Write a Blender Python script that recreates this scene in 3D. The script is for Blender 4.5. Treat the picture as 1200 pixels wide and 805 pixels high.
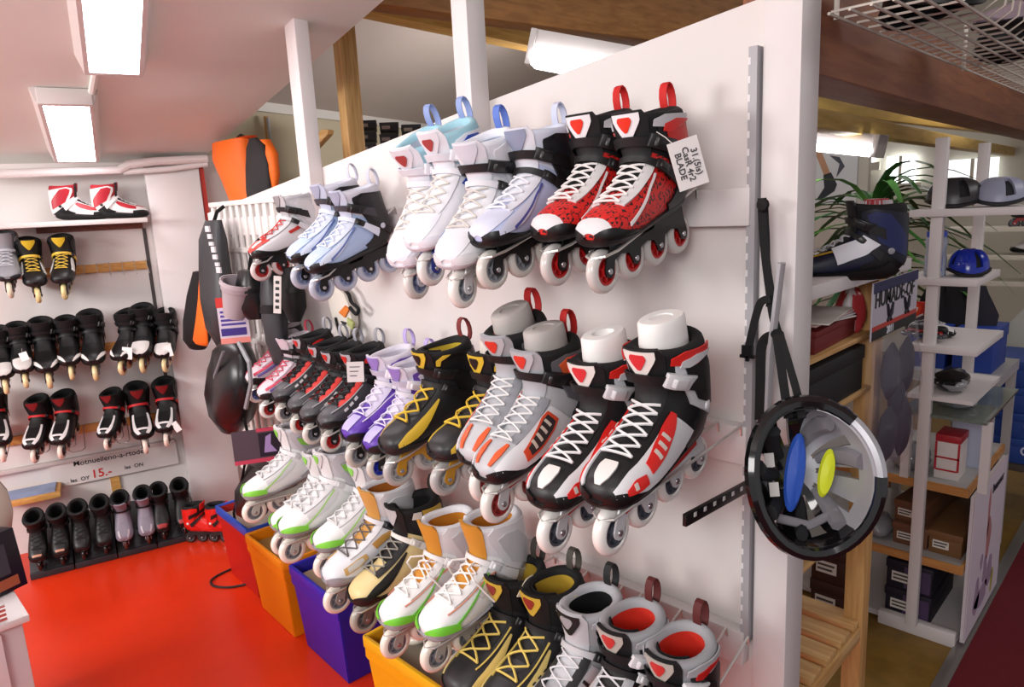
import bpy, bmesh, math, random
import numpy as np
from mathutils import Vector, Matrix
random.seed(7)
for _o in list(bpy.data.objects): bpy.data.objects.remove(_o)
SC = bpy.context.scene; COL = SC.collection
# ---------------------------------------------------------------- camera
RIGHT = np.array([0.7125123238743826, 0.6999177268246245, -0.04941016093656531])
UPV = np.array([-0.0990338137921602, 0.1700299879939819, 0.9804499512512335])
FWD = np.array([-0.6946355102159022, 0.693689396530909, -0.19046398370210732])
EYE = np.array([0.0, 0.0, 1.5]); FPX = 820.0
cd = bpy.data.cameras.new('camera'); cam = bpy.data.objects.new('camera', cd); COL.objects.link(cam)
cd.sensor_fit = 'HORIZONTAL'; cd.sensor_width = 36.0; cd.lens = FPX / 1200 * 36.0; cd.clip_start = 0.02
cam.matrix_world = Matrix(((RIGHT[0], UPV[0], -FWD[0], EYE[0]), (RIGHT[1], UPV[1], -FWD[1], EYE[1]), (RIGHT[2], UPV[2], -FWD[2], EYE[2]), (0, 0, 0, 1)))
SC.camera = cam
# ---------------------------------------------------------------- world, lights, exposure
SC.view_settings.view_transform = 'Standard'; SC.view_settings.look = 'None'
SC.view_settings.gamma = 1.0; SC.view_settings.use_curve_mapping = False
SC.view_settings.exposure = 0.24
W = bpy.data.worlds.new('world'); SC.world = W; W.use_nodes = True
W.node_tree.nodes['Background'].inputs[0].default_value = (0.95, 0.92, 0.95, 1); W.node_tree.nodes['Background'].inputs[1].default_value = 0.42
def area(name, loc, target, sx, sy, power, col=(1, 0.96, 0.95)):
    l = bpy.data.lights.new(name, 'AREA'); l.shape = 'RECTANGLE'; l.size = sx; l.size_y = sy; l.energy = power; l.color = col
    o = bpy.data.objects.new(name, l); COL.objects.link(o); o.location = loc
    o.rotation_euler = (Vector(target) - Vector(loc)).to_track_quat('-Z', 'Y').to_euler(); return o
# unseen fill lamps added for room, shop and loft; overhead tube above the panel
area('fill_light_aisle', (0.15, -1.5, 2.1), (-1.1, 1.1, 0.75), 1.4, 0.7, 33)  # added fill from behind the camera, evens out light on the panel
area('tube_light_over_panel', (-1.0, 0.15, 2.3), (-1.1, 0.9, 0.6), 1.2, 0.2, 3.0)
area('fill_light_room', (-2.6, -2.0, 1.8), (-3.7, 0.7, 0.6), 1.4, 0.6, 64)  # unseen fill set low to brighten the far left wall
area('fill_light_shop', (0.5, 2.7, 2.2), (-0.5, 3.0, 0.6), 1.2, 0.3, 5)  # added out of view to lift the dark shop side
area('fill_light_shop_back', (-0.9, 4.6, 2.3), (-0.9, 4.8, 0.6), 1.2, 0.3, 9)  # further added fill for the back of the shop
area('fill_light_loft', (-2.7, 3.3, 1.95), (-4.2, 2.6, 2.05), 0.6, 0.2, 14)  # added to brighten the loft wall, apart from the batten lamp

# ---------------------------------------------------------------- helpers
def ray(x, y): return (RIGHT * (x - 600) - UPV * (y - 402.5) + FWD * FPX) / FPX
def aty(x, y, Y): r = ray(x, y); return Vector(EYE + r * (Y / r[1]))
def atx(x, y, X): r = ray(x, y); return Vector(EYE + r * (X / r[0]))
def atz(x, y, z): r = ray(x, y); return Vector(EYE + r * ((z - EYE[2]) / r[2]))
def atpl(x, y, p0, n):
    r = ray(x, y); n = np.array(n); return Vector(EYE + r * (np.dot(np.array(p0) - EYE, n) / np.dot(r, n)))
def V(*a): return Vector(a)

_mats = {}
def mat(name, col, rough=0.5, metal=0.0, spec=0.5, noise=0.0, nscale=30.0, bump=0.0, bscale=200.0, trans=0.0, alpha=1.0, emit=0.0, coat=0.0, ior=1.45):
    if name in _mats: return _mats[name]
    m = bpy.data.materials.new(name); m.use_nodes = True; nt = m.node_tree; b = nt.nodes['Principled BSDF']
    c = (*col, 1.0)
    b.inputs['Base Color'].default_value = c; b.inputs['Roughness'].default_value = rough; b.inputs['Metallic'].default_value = metal
    b.inputs['Specular IOR Level'].default_value = spec; b.inputs['Transmission Weight'].default_value = trans; b.inputs['Alpha'].default_value = alpha
    b.inputs['Coat Weight'].default_value = coat; b.inputs['IOR'].default_value = ior
    tc = nt.nodes.new('ShaderNodeTexCoord')
    if noise > 0:
        n = nt.nodes.new('ShaderNodeTexNoise'); n.inputs['Scale'].default_value = nscale; n.inputs['Detail'].default_value = 4
        nt.links.new(tc.outputs['Object'], n.inputs['Vector'])
        mx = nt.nodes.new('ShaderNodeMix'); mx.data_type = 'RGBA'
        mx.inputs['A'].default_value = tuple(max(0, v * (1 - noise)) for v in col) + (1,); mx.inputs['B'].default_value = tuple(min(1, v * (1 + noise)) for v in col) + (1,)
        nt.links.new(n.outputs['Fac'], mx.inputs['Factor']); nt.links.new(mx.outputs['Result'], b.inputs['Base Color'])
    if bump > 0:
        n2 = nt.nodes.new('ShaderNodeTexNoise'); n2.inputs['Scale'].default_value = bscale; nt.links.new(tc.outputs['Object'], n2.inputs['Vector'])
        bp = nt.nodes.new('ShaderNodeBump'); bp.inputs['Strength'].default_value = bump; bp.inputs['Distance'].default_value = 0.002
        nt.links.new(n2.outputs['Fac'], bp.inputs['Height']); nt.links.new(bp.outputs['Normal'], b.inputs['Normal'])
    if emit > 0:
        b.inputs['Emission Color'].default_value = c; b.inputs['Emission Strength'].default_value = emit
    _mats[name] = m; return m
def srgb(h):
    h = h.lstrip('#'); v = [int(h[i:i + 2], 16) / 255 for i in (0, 2, 4)]
    return tuple(x / 12.92 if x <= 0.04045 else ((x + 0.055) / 1.055) ** 2.4 for x in v)
def hexmat(h, rough=0.45, **k):
    c = srgb(h)
    if max(c) < 0.05: c = tuple(v * 0.55 for v in c)      # dyed black plastics and nylon reflect very little
    return mat('paint_%s_%d' % (h.strip('#'), int(rough * 100)) + ''.join('%s%g' % kv for kv in sorted(k.items())), c, rough, **k)
def wood(name, c1, c2, scale=9.0, axis='X', rough=0.55):
    if name in _mats: return _mats[name]
    m = bpy.data.materials.new(name); m.use_nodes = True; nt = m.node_tree; b = nt.nodes['Principled BSDF']; b.inputs['Roughness'].default_value = rough
    tc = nt.nodes.new('ShaderNodeTexCoord'); mp = nt.nodes.new('ShaderNodeMapping'); nt.links.new(tc.outputs['Object'], mp.inputs['Vector'])
    s = {'X': (0.6, 8, 8), 'Y': (8, 0.6, 8), 'Z': (8, 8, 0.6)}[axis]; mp.inputs['Scale'].default_value = s
    n = nt.nodes.new('ShaderNodeTexNoise'); n.inputs['Scale'].default_value = scale; n.inputs['Detail'].default_value = 6; n.inputs['Distortion'].default_value = 0.6
    nt.links.new(mp.outputs['Vector'], n.inputs['Vector'])
    cr = nt.nodes.new('ShaderNodeValToRGB'); cr.color_ramp.elements[0].position = 0.35; cr.color_ramp.elements[1].position = 0.68
    cr.color_ramp.elements[0].color = (*srgb(c1), 1); cr.color_ramp.elements[1].color = (*srgb(c2), 1)
    nt.links.new(n.outputs['Fac'], cr.inputs['Fac']); nt.links.new(cr.outputs['Color'], b.inputs['Base Color'])
    _mats[name] = m; return m

def mesh(name, verts, faces, smooth=True, angle=0.6):
    me = bpy.data.meshes.new(name); me.from_pydata([tuple(map(float, v)) for v in verts], [], faces)
    bm = bmesh.new(); bm.from_mesh(me); bmesh.ops.recalc_face_normals(bm, faces=bm.faces); bm.to_mesh(me); bm.free()
    if smooth:
        me.shade_smooth(); me.set_sharp_from_angle(angle=angle)
    return me
def obj(name, me, m=None, parent=None, loc=None, rot=None, kind=None, label=None):
    o = bpy.data.objects.new(name, me); COL.objects.link(o)
    if m is not None and len(me.materials) == 0: me.materials.append(m)
    if parent is not None: o.parent = parent
    if loc is not None: o.location = loc
    if rot is not None: o.rotation_euler = rot
    if kind: o['kind'] = kind
    if label: o['label'] = label
    return o
def tag(o, label, cat, group=None):
    o['label'] = label; o['category'] = cat
    if group: o['group'] = group
    return o
def thing(name, label, cat, loc=(0, 0, 0), rot=(0, 0, 0), group=None):
    o = bpy.data.objects.new(name, None); COL.objects.link(o); o.location = loc; o.rotation_euler = rot; o.empty_display_size = 0.05
    return tag(o, label, cat, group)
def struct(name, me, m, parent=None): return obj(name, me, m, parent, kind=None if parent else 'structure')
class MB:
    """collects boxes, tubes and prisms into one mesh"""
    def __init__(s): s.v = []; s.f = []
    def add(s, v, f):
        k = len(s.v); s.v += [Vector(p) for p in v]; s.f += [tuple(i + k for i in q) for q in f]; return s
    def box(s, lo, hi, M=None):
        x0, y0, z0 = lo; x1, y1, z1 = hi
        v = [V(x0, y0, z0), V(x1, y0, z0), V(x1, y1, z0), V(x0, y1, z0), V(x0, y0, z1), V(x1, y0, z1), V(x1, y1, z1), V(x0, y1, z1)]
        if M is not None: v = [M @ p for p in v]
        return s.add(v, [(0, 3, 2, 1), (4, 5, 6, 7), (0, 1, 5, 4), (1, 2, 6, 5), (2, 3, 7, 6), (3, 0, 4, 7)])
    def tube(s, pts, r, seg=6, closed=False, flat=None):
        pts = [Vector(p) for p in pts]; n = len(pts); rr = r if isinstance(r, (list, tuple)) else [r] * n
        up = None; rows = []
        for i, p in enumerate(pts):
            a = pts[(i - 1) % n] if (closed or i > 0) else p; b = pts[(i + 1) % n] if (closed or i < n - 1) else p
            d = (b - a)
            if d.length < 1e-9: d = V(0, 0, 1)
            d.normalize()
            if up is None:
                up = V(0, 0, 1) if abs(d.z) < 0.9 else V(1, 0, 0)
            up = (up - d * up.dot(d))
            if up.length < 1e-6: up = d.orthogonal()
            up.normalize(); sd = d.cross(up)
            f = flat or 1.0
            rows.append([p + up * (math.cos(2 * math.pi * k / seg) * rr[i] * f) + sd * (math.sin(2 * math.pi * k / seg) * rr[i]) for k in range(seg)])
        v = [q for row in rows for q in row]; f = []
        m = n if closed else n - 1
        for i in range(m):
            for k in range(seg):
                a = i * seg + k; b = i * seg + (k + 1) % seg; c = ((i + 1) % n) * seg + (k + 1) % seg; d2 = ((i + 1) % n) * seg + k
                f.append((a, b, c, d2))
        if not closed: f += [tuple(range(seg))[::-1], tuple((n - 1) * seg + k for k in range(seg))]
        return s.add(v, f)
    def lathe(s, prof, seg=24, axis='X', M=None):
        v = []; n = len(prof)
        for k in range(seg):
            a = 2 * math.pi * k / seg
            for (h, r) in prof:
                p = {'X': V(h, r * math.cos(a), r * math.sin(a)), 'Y': V(r * math.sin(a), h, r * math.cos(a)), 'Z': V(r * math.cos(a), r * math.sin(a), h)}[axis]
                v.append(M @ p if M is not None else p)
        f = [(k * n + i, ((k + 1) % seg) * n + i, ((k + 1) % seg) * n + i + 1, k * n + i + 1) for k in range(seg) for i in range(n - 1)]
        return s.add(v, f)
    def prism(s, poly, a, b, axis='X', M=None):
        """poly: 2D points in the plane across axis, extruded from a to b"""
        def P(u, w, h): return {'X': V(h, u, w), 'Y': V(u, h, w), 'Z': V(u, w, h)}[axis]
        n = len(poly); v = [P(u, w, a) for u, w in poly] + [P(u, w, b) for u, w in poly]
        if M is not None: v = [M @ p for p in v]
        f = [tuple(range(n))[::-1], tuple(range(n, 2 * n))] + [(i, (i + 1) % n, n + (i + 1) % n, n + i) for i in range(n)]
        return s.add(v, f)
    def mesh(s, name, bevel=0.0, segs=2, smooth=True, angle=0.6):
        me = mesh(name, s.v, s.f, smooth, angle)
        if bevel > 0:
            bm = bmesh.new(); bm.from_mesh(me)
            es = [e for e in bm.edges if len(e.link_faces) == 2 and e.calc_face_angle() > 0.5]
            bmesh.ops.bevel(bm, geom=es, offset=bevel, segments=segs, affect='EDGES', profile=0.5, clamp_overlap=True)
            bm.to_mesh(me); bm.free(); me.shade_smooth(); me.set_sharp_from_angle(angle=0.6)
        return me
    def obj(s, name, m, parent=None, bevel=0.0, loc=None, rot=None, kind=None, label=None, smooth=True, angle=0.6):
        return obj(name, s.mesh(name, bevel, smooth=smooth, angle=angle), m, parent, loc, rot, kind, label)
def boxobj(name, lo, hi, m, parent=None, bevel=0.0, M=None, label=None): return MB().box(lo, hi, M).obj(name, m, parent, bevel, label=label)
def children(o): return [c for c in KIDS.get(o, [])]
def copy_tree(o, parent=None):
    c = o.copy(); COL.objects.link(c)
    if parent is not None: c.parent = parent
    for ch in list(o.children): copy_tree(ch, c)
    return c
def text_mesh(s, size, depth=0.0008, align='CENTER'):
    cu = bpy.data.curves.new('lettering', 'FONT'); cu.body = s; cu.size = size; cu.extrude = depth; cu.align_x = align; cu.align_y = 'CENTER'; cu.resolution_u = 3; cu.offset = size * 0.012
    o = bpy.data.objects.new('lettering', cu); COL.objects.link(o); bpy.context.view_layer.update()
    dg = bpy.context.evaluated_depsgraph_get(); me = bpy.data.meshes.new_from_object(o.evaluated_get(dg))
    bpy.data.objects.remove(o); bpy.data.curves.remove(cu); me.materials.clear(); return me
# ---------------------------------------------------------------- inline skate generator
# side profile: upper line (s, z), lower line (s, z), half width, squareness; s runs from toe to heel, z from the axle line
PROF = np.array([
 (0.004, 0.073, 0.006, 0.062, 0.011, 2.2), (0.013, 0.089, 0.010, 0.053, 0.032, 2.4), (0.036, 0.101, 0.030, 0.048, 0.045, 2.6),
 (0.070, 0.110, 0.075, 0.046, 0.051, 2.7), (0.106, 0.123, 0.125, 0.047, 0.050, 2.6), (0.136, 0.140, 0.185, 0.050, 0.046, 2.5),
 (0.156, 0.158, 0.258, 0.054, 0.043, 2.4), (0.163, 0.175, 0.290, 0.078, 0.043, 2.3), (0.163, 0.191, 0.297, 0.110, 0.045, 2.2),
 (0.161, 0.207, 0.297, 0.145, 0.048, 2.2), (0.159, 0.222, 0.297, 0.177, 0.051, 2.1), (0.158, 0.236, 0.295, 0.207, 0.053, 2.1),
 (0.157, 0.249, 0.291, 0.235, 0.053, 2.1), (0.156, 0.262, 0.286, 0.262, 0.052, 2.1), (0.155, 0.275, 0.281, 0.287, 0.051, 2.1)])
S0 = 0.024
def _prof(t):
    t = np.clip(t, 0, len(PROF) - 1.001); i = np.floor(t).astype(int); u = (t - i)[..., None]
    g = lambda k: PROF[np.clip(k, 0, len(PROF) - 1)]
    p0, p1, p2, p3 = g(i - 1), g(i), g(i + 1), g(i + 2)
    return 0.5 * (2 * p1 + (p2 - p0) * u + (2 * p0 - 5 * p1 + 4 * p2 - p3) * u * u + (3 * p1 - p0 - 3 * p2 + p3) * u ** 3)
def surf(t, th):
    p = _prof(t); c, s = np.cos(th), np.sin(th); e = 2.0 / p[..., 5]
    cc = np.sign(c) * np.abs(c) ** e; ss = np.sign(s) * np.abs(s) ** e
    low = np.clip((6.5 - t) / 5, 0, 1)
    x = p[..., 4] * ss * (1 - 0.10 * c * low)
    y = (p[..., 0] + p[..., 2]) / 2 + (p[..., 0] - p[..., 2]) / 2 * cc - S0; z = (p[..., 1] + p[..., 3]) / 2 + (p[..., 1] - p[..., 3]) / 2 * cc
    return np.stack([x, y, z], -1)
def sk(t, th, off=0.0):
    t = np.asarray(t, float); th = np.asarray(th, float); t, th = np.broadcast_arrays(t, th)
    P = surf(t, th); du = surf(t + 0.03, th) - surf(t - 0.03, th); dv = surf(t, th + 0.03) - surf(t, th - 0.03)
    n = np.cross(dv, du); n /= np.maximum(np.linalg.norm(n, axis=-1, keepdims=True), 1e-9)
    return P + n * np.asarray(off)[..., None] if np.ndim(off) else P + n * off
D2R = math.pi / 180
def patch(rows, off=0.002, thick=0.004, nt=8, nth=10, mb=None):
    rows = [r if len(r) > 3 else (*r, off) for r in rows]; mb = mb or MB()
    k = np.array(rows, float); u = np.linspace(0, len(k) - 1, nt)
    g = np.stack([np.interp(u, np.arange(len(k)), k[:, j]) for j in range(4)], 1)
    w = np.linspace(0, 1, nth); T = np.repeat(g[:, 0:1], nth, 1); TH = (g[:, 1:2] * (1 - w) + g[:, 2:3] * w) * D2R; O = np.repeat(g[:, 3:4], nth, 1)
    A = sk(T, TH, O).reshape(-1, 3); B = sk(T, TH, O - thick).reshape(-1, 3); N = nt * nth; f = []
    I = lambda i, j: i * nth + j
    for i in range(nt - 1):
        for j in range(nth - 1):
            q = (I(i, j), I(i, j + 1), I(i + 1, j + 1), I(i + 1, j)); f.append(q); f.append(tuple(a + N for a in q[::-1]))
    bd = [I(0, j) for j in range(nth)] + [I(i, nth - 1) for i in range(1, nt)] + [I(nt - 1, j) for j in range(nth - 2, -1, -1)] + [I(i, 0) for i in range(nt - 2, 0, -1)]
    f += [(bd[i], bd[i] + N, bd[(i + 1) % len(bd)] + N, bd[(i + 1) % len(bd)]) for i in range(len(bd))]
    return mb.add(A, f)if False else mb.add(list(A) + list(B), f)
def loop_rows(rows, seg=28, cap0=False, cap1=False):
    """rows: list of (t as function or value, off); closed rings"""
    th = np.linspace(0, 2 * math.pi, seg, endpoint=False); v = []
    for t, off in rows:
        tt = t(th) if callable(t) else np.full(seg, float(t)); v += list(sk(tt, th, off))
    n = len(rows); f = [(i * seg + k, i * seg + (k + 1) % seg, (i + 1) * seg + (k + 1) % seg, (i + 1) * seg + k) for i in range(n - 1) for k in range(seg)]
    if cap0: f.append(tuple(range(seg)))
    if cap1: f.append(tuple((n - 1) * seg + k for k in range(seg)))
    return MB().add(v, f)
def ribbon(pts, w, th, mb=None):
    """band whose path lies in the y-z plane, width along x"""
    pts = [Vector(p) for p in pts]; v = []; n = len(pts); mb = mb or MB()
    for i, p in enumerate(pts):
        d = (pts[min(i + 1, n - 1)] - pts[max(i - 1, 0)]).normalized(); nn = V(1, 0, 0).cross(d)
        v += [p + V(-w, 0, 0) + nn * th, p + V(w, 0, 0) + nn * th, p + V(w, 0, 0) - nn * th, p + V(-w, 0, 0) - nn * th]
    f = [(i * 4 + k, i * 4 + (k + 1) % 4, i * 4 + 4 + (k + 1) % 4, i * 4 + 4 + k) for i in range(n - 1) for k in range(4)] + [(0, 1, 2, 3), (4 * n - 4, 4 * n - 1, 4 * n - 2, 4 * n - 3)]
    return mb.add(v, f)
AX = [i * 0.0825 for i in range(4)]
def wheel_mesh(R=0.040):
    w = 0.0115; ri = R * 0.62
    prof = [(-w * 0.75, ri), (-w, ri + 0.002), (-w * 0.98, R * 0.80), (-w * 0.72, R * 0.92), (-w * 0.38, R * 0.985), (0, R), (w * 0.38, R * 0.985), (w * 0.72, R * 0.92), (w * 0.98, R * 0.80), (w, ri + 0.002), (w * 0.75, ri), (-w * 0.75, ri)]
    return MB().lathe(prof, 28).mesh('wheel')
def hub_mesh(R=0.040):
    ri = R * 0.62; mb = MB()
    mb.lathe([(-0.0095, ri), (-0.0095, ri * 0.84), (0.0095, ri * 0.84), (0.0095, ri), (-0.0095, ri)], 24)
    mb.lathe([(-0.0115, 0.0), (-0.0115, 0.009), (-0.010, 0.0112), (0.010, 0.0112), (0.0115, 0.009), (0.0115, 0.0)], 16)
    for k in range(6):
        M = Matrix.Rotation(k * math.pi / 3, 4, 'X'); mb.box((-0.007, -0.0022, 0.010), (0.007, 0.0022, ri * 0.9), M)
    mb.lathe([(-0.002, 0.009), (-0.002, ri * 0.9), (0.002, ri * 0.9), (0.002, 0.009)], 20)
    return mb.mesh('hub')
WHEEL, HUB = wheel_mesh(), hub_mesh()
def frame_mesh(style=0):
    bot = []
    for i, a in enumerate(AX):
        for q in range(7):
            an = math.pi + q * math.pi / 6; bot.append((a + 0.0125 * math.cos(an), 0.0125 * math.sin(an) * 0.9))
        if i < 3:
            m = a + 0.04025
            bot += [(m - 0.022, 0.016), (m, 0.021), (m + 0.022, 0.016)]
    L3 = AX[3]
    top = [(L3 + 0.0125, 0.010), (L3 + 0.006, 0.035), (L3 + 0.004, 0.056), (L3 - 0.085, 0.054), (L3 - 0.10, 0.038), (0.105, 0.034), (0.092, 0.048), (0.012, 0.050), (0.010, 0.040), (-0.006, 0.018), (-0.0125, 0.006)]
    poly = bot + top; mb = MB()
    for x0, x1 in ((-0.0175, -0.0142), (0.0142, 0.0175)): mb.prism(poly, x0, x1, 'X')
    mb.box((-0.0175, 0.015, 0.044), (0.0175, 0.09, 0.0525)); mb.box((-0.0175, L3 - 0.083, 0.049), (0.0175, L3 + 0.003, 0.058))
    mb.box((-0.016, 0.09, 0.034), (0.016, L3 - 0.083, 0.037))
    return mb.mesh('frame', smooth=False)
FRAME = frame_mesh()
BOLT = MB().lathe([(-0.0195, 0), (-0.0195, 0.0050), (-0.0180, 0.0058), (0.0180, 0.0058), (0.0195, 0.0050), (0.0195, 0)], 10).mesh('axle_bolt')
def laces_mesh(t0, t1, n, ang, r=0.0022, loose=0):
    mb = MB(); ts = np.linspace(t0, t1, n)
    for sgn in (1, -1):
        for i in range(n - 1):
            w = np.linspace(0, 1, 6); T = ts[i] * (1 - w) + ts[i + 1] * w; TH = sgn * ang * (1 - 2 * w) * D2R
            mb.tube([Vector(p) for p in sk(T, TH, 0.0075 + 0.002 * np.sin(w * math.pi))], r, 5)
    w = np.linspace(-1, 1, 7); mb.tube([Vector(p) for p in sk(np.full(7, ts[0]), w * ang * D2R, 0.0075)], r, 5)
    for q in range(loose):
        s = 1 if q % 2 else -1; p = Vector(sk(ts[-1], s * 0.2, 0.01)); 
        mb.tube([p, p + V(s * 0.014, -0.028, 0.006), p + V(s * 0.034, -0.030, -0.016), p + V(s * 0.046, -0.016, -0.045), p + V(s * (0.05 + 0.004 * q), 0.0, -0.075)], r, 5)
    return mb.mesh('laces')
def frame_at(t, th, off):
    p = Vector(sk(t, th, off)); n = (Vector(sk(t, th, off + 0.01)) - p).normalized(); u = (Vector(sk(t, th + 0.08, off)) - p).normalized(); w = n.cross(u)
    return Matrix(((u.x, w.x, n.x, p.x), (u.y, w.y, n.y, p.y), (u.z, w.z, n.z, p.z), (0, 0, 0, 1)))
def buckle_mesh(t, th, l=0.03, w=0.022, h=0.012):
    M = frame_at(t, th * D2R, 0.004); mb = MB()
    mb.prism([(-l, 0), (-l, h * 0.6), (-l * 0.55, h), (l * 0.3, h * 0.9), (l, h * 0.35), (l, 0)], -w / 2, w / 2, 'Y', M)
    mb.prism([(-l * 0.75, h * 0.9), (-l * 0.6, h * 1.35), (l * 0.2, h * 1.15), (l * 0.35, h * 0.8)], -w * 0.32, w * 0.32, 'Y', M)
    return mb.mesh('buckle', bevel=0.0015)
def cuff_rows(style):
    if style == 'soft': return [(7.6, 95, 265), (8.6, 80, 280), (9.6, 62, 298), (10.4, 60, 300), (10.9, 85, 275)]
    if style == 'tall': return [(7.0, 75, 285), (8.2, 62, 298), (9.5, 48, 312), (10.7, 46, 314), (11.7, 60, 300)]
    return [(7.0, 80, 280), (8.2, 64, 296), (9.4, 52, 308), (10.5, 52, 308), (11.2, 78, 282)]
def ttop(base=11.5, amp=0.55):
    return lambda th: base + amp * (1 - np.cos(th)) / 2 - 0.18 * np.sin(th) ** 2
def sym(rows): return [(r[0], -r[2], -r[1], *r[3:]) for r in rows]
def template(sc):
    """list of (name, mesh, material, parent index or -1, location, label)"""
    T = []
    g = lambda k, d=None: sc.get(k, d)
    def add(name, me, m, par=-1, loc=(0, 0, 0), label=None): T.append((name, me, m, par, loc, label)); return len(T) - 1
    def own(me, m): me.materials.append(m); return me
    H = lambda h, r=0.42, **k: hexmat(h, r, **k)
    shell_m = g('shell_mat') or H(g('shell', '222222'), g('gloss', 0.42))
    sole_h = g('sole', '1a1a1c')
    add('shell', loop_rows([(t, 0.0) for t in np.concatenate([[0.02, 0.3], np.linspace(0.6, 9.0, 22)])], 28, True, False).mesh('shell', angle=1.2), shell_m)
    tt = ttop(g('top', 11.5), g('amp', 0.55))
    lin = loop_rows([(7.6, 0.0015), (9.2, 0.003), (10.4, 0.003), (lambda th: tt(th) - 0.35, 0.005), (tt, 0.004), (lambda th: tt(th) + 0.18, 0.0), (lambda th: tt(th) + 0.22, -0.007), (lambda th: tt(th) + 0.05, -0.0135), (lambda th: tt(th) - 0.3, -0.0165)], 28)
    li = add('collar', lin.mesh('collar', angle=1.2), H(g('collar', '18181a'), 0.8))
    add('lining', loop_rows([(lambda th: tt(th) - 0.25, -0.0160), (10.4, -0.0165), (9.0, -0.0165), (8.0, -0.0165)], 28, False, True).mesh('lining', angle=1.2), H(g('lining', '141416'), 0.85), li)
    if g('lining2'): add('front_lining', patch([(8.2, -72, 72), (9.5, -72, 72), (11.0, -68, 68), (11.75, -62, 62)], off=-0.0155, thick=0.002, nt=8, nth=14).mesh('front_lining'), H(g('lining2'), 0.85), li)
    tw = g('tongue_w', 1.0); tg = g('tongue_top', 12.3)
    if g('has_tongue', True):
        ti = add('tongue', patch([(4.0, -26 * tw, 26 * tw, 0.002), (5.5, -32 * tw, 32 * tw, 0.003), (7.5, -38 * tw, 38 * tw, 0.004), (10, -38 * tw, 38 * tw, 0.006), (11.4, -38 * tw, 38 * tw, 0.008), (tg, -30 * tw, 30 * tw, 0.009)], thick=0.007, nt=18, nth=12).mesh('tongue'), H(g('tongue', '222222'), 0.6))
        if g('badge'):
            b = g('badge')
            add('tongue_badge', patch([(8.6, -3, 3, 0.0085), (9.6, -14, 14, 0.009), (11.0, -25, 25, 0.0105), (tg - 0.25, -25, 25, 0.0112)], thick=0.002, nt=8, nth=7).mesh('tongue_badge'), H(b[0], 0.35), ti)
            if len(b) > 1:
                add('emblem', patch([(9.7, -2, 2, 0.0110), (10.4, -9, 9, 0.0118), (11.2, -13, 13, 0.0124), (11.6, -9, 9, 0.0126)], thick=0.002, nt=6, nth=5).mesh('emblem'), H(b[1], 0.35), ti)
    if g('cuff'):
        cm = g('cuff_mat') or H(g('cuff'), g('gloss', 0.42))
        ci = add('cuff', patch(cuff_rows(g('cuff_style', 'hard')), off=0.007, thick=0.006, nt=14, nth=26).mesh('cuff'), cm)
        if g('cuff2'):
            for rows in ([(7.6, 88, 150), (9, 72, 150), (10.2, 64, 120), (10.9, 80, 105)],):
                for rr in (rows, sym(rows)): add('cuff_panel', patch(rr, off=0.009, thick=0.003, nt=10, nth=9).mesh('cuff_panel'), H(g('cuff2')), ci)
        for rr in (1, -1):
            M = frame_at(7.4, rr * 110 * D2R, 0.006)
            add('pivot_rivet', MB().lathe([(-0.002, 0.0), (-0.002, 0.009), (0.003, 0.0085), (0.0045, 0.005), (0.0045, 0)], 14, 'Z', M).mesh('pivot_rivet'), H(g('rivet', '8a8a90'), 0.3), ci)
    if g('toe'):
        add('toe_bumper', patch([(0.05, 62, 298), (0.8, 68, 292), (1.8, 86, 274), (2.8, 108, 252), (3.6, 126, 234)], off=0.004, thick=0.004, nt=12, nth=24).mesh('toe_bumper'), H(g('toe'), 0.4))
    si = add('sole', patch([(0.4, 118, 242), (1.5, 118, 242), (3, 120, 240), (4.5, 122, 238), (5.6, 126, 234), (6.3, 130, 230)], off=0.005, thick=0.006, nt=14, nth=14).mesh('sole'), H(sole_h, 0.5))
    if g('heel'):
        add('heel_cup', patch([(5.2, 108, 252), (6.2, 96, 264), (7.2, 102, 258), (8.0, 128, 232)], off=0.0045, thick=0.005, nt=10, nth=20).mesh('heel_cup'), H(g('heel'), 0.4))
    if g('vamp'):
        add('toe_cap', patch([(0.02, -80, 80), (0.5, -68, 68), (1.2, -66, 66), (2.2, -58, 58), (3.1, -46, 46)], off=0.0025, thick=0.003, nt=10, nth=14).mesh('toe_cap'), H(g('vamp'), g('gloss', 0.42)))
    for (nm, rows, hx, off, mirror) in g('patches', []):
        mm = hx if not isinstance(hx, str) else H(hx, 0.42)
        for rr in ((rows, sym(rows)) if mirror else (rows,)):
            add(nm, patch(rr, off=off, thick=0.003, nt=12, nth=8).mesh(nm), mm)
    if g('eyestay'):
        for rr in ([(2.9, 14, 40), (4, 20, 44), (5.2, 24, 46), (6.2, 26, 46)],):
            for r2 in (rr, sym(rr)): add('eyestay', patch(r2, off=0.0045, thick=0.004, nt=8, nth=6).mesh('eyestay'), H(g('eyestay'), 0.45))
    if g('lace'):
        add('laces', laces_mesh(2.9, g('lace_top', 6.0), g('lace_n', 5), 27, g('lace_r', 0.0021), g('loose', 0)), H(g('lace'), 0.8))
    if g('strap'):
        s = add('instep_strap', patch([(6.15, -104, 104), (6.95, -100, 100)], off=0.0105, thick=0.003, nt=3, nth=26).mesh('instep_strap'), H(g('strap'), 0.55))
        add('buckle', buckle_mesh(6.6, 62, 0.02, 0.018, 0.009), H(g('buckle', '2a2a2c'), 0.35), s)
    if g('cstrap'):
        s = add('cuff_strap', patch([(8.2, -98, 98), (9.25, -96, 96)], off=0.0135, thick=0.003, nt=3, nth=26).mesh('cuff_strap'), H(g('cstrap'), 0.5))
        add('buckle', buckle_mesh(8.8, 58, 0.03, 0.024, 0.014), H(g('buckle', '2a2a2c'), 0.35), s)
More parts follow.
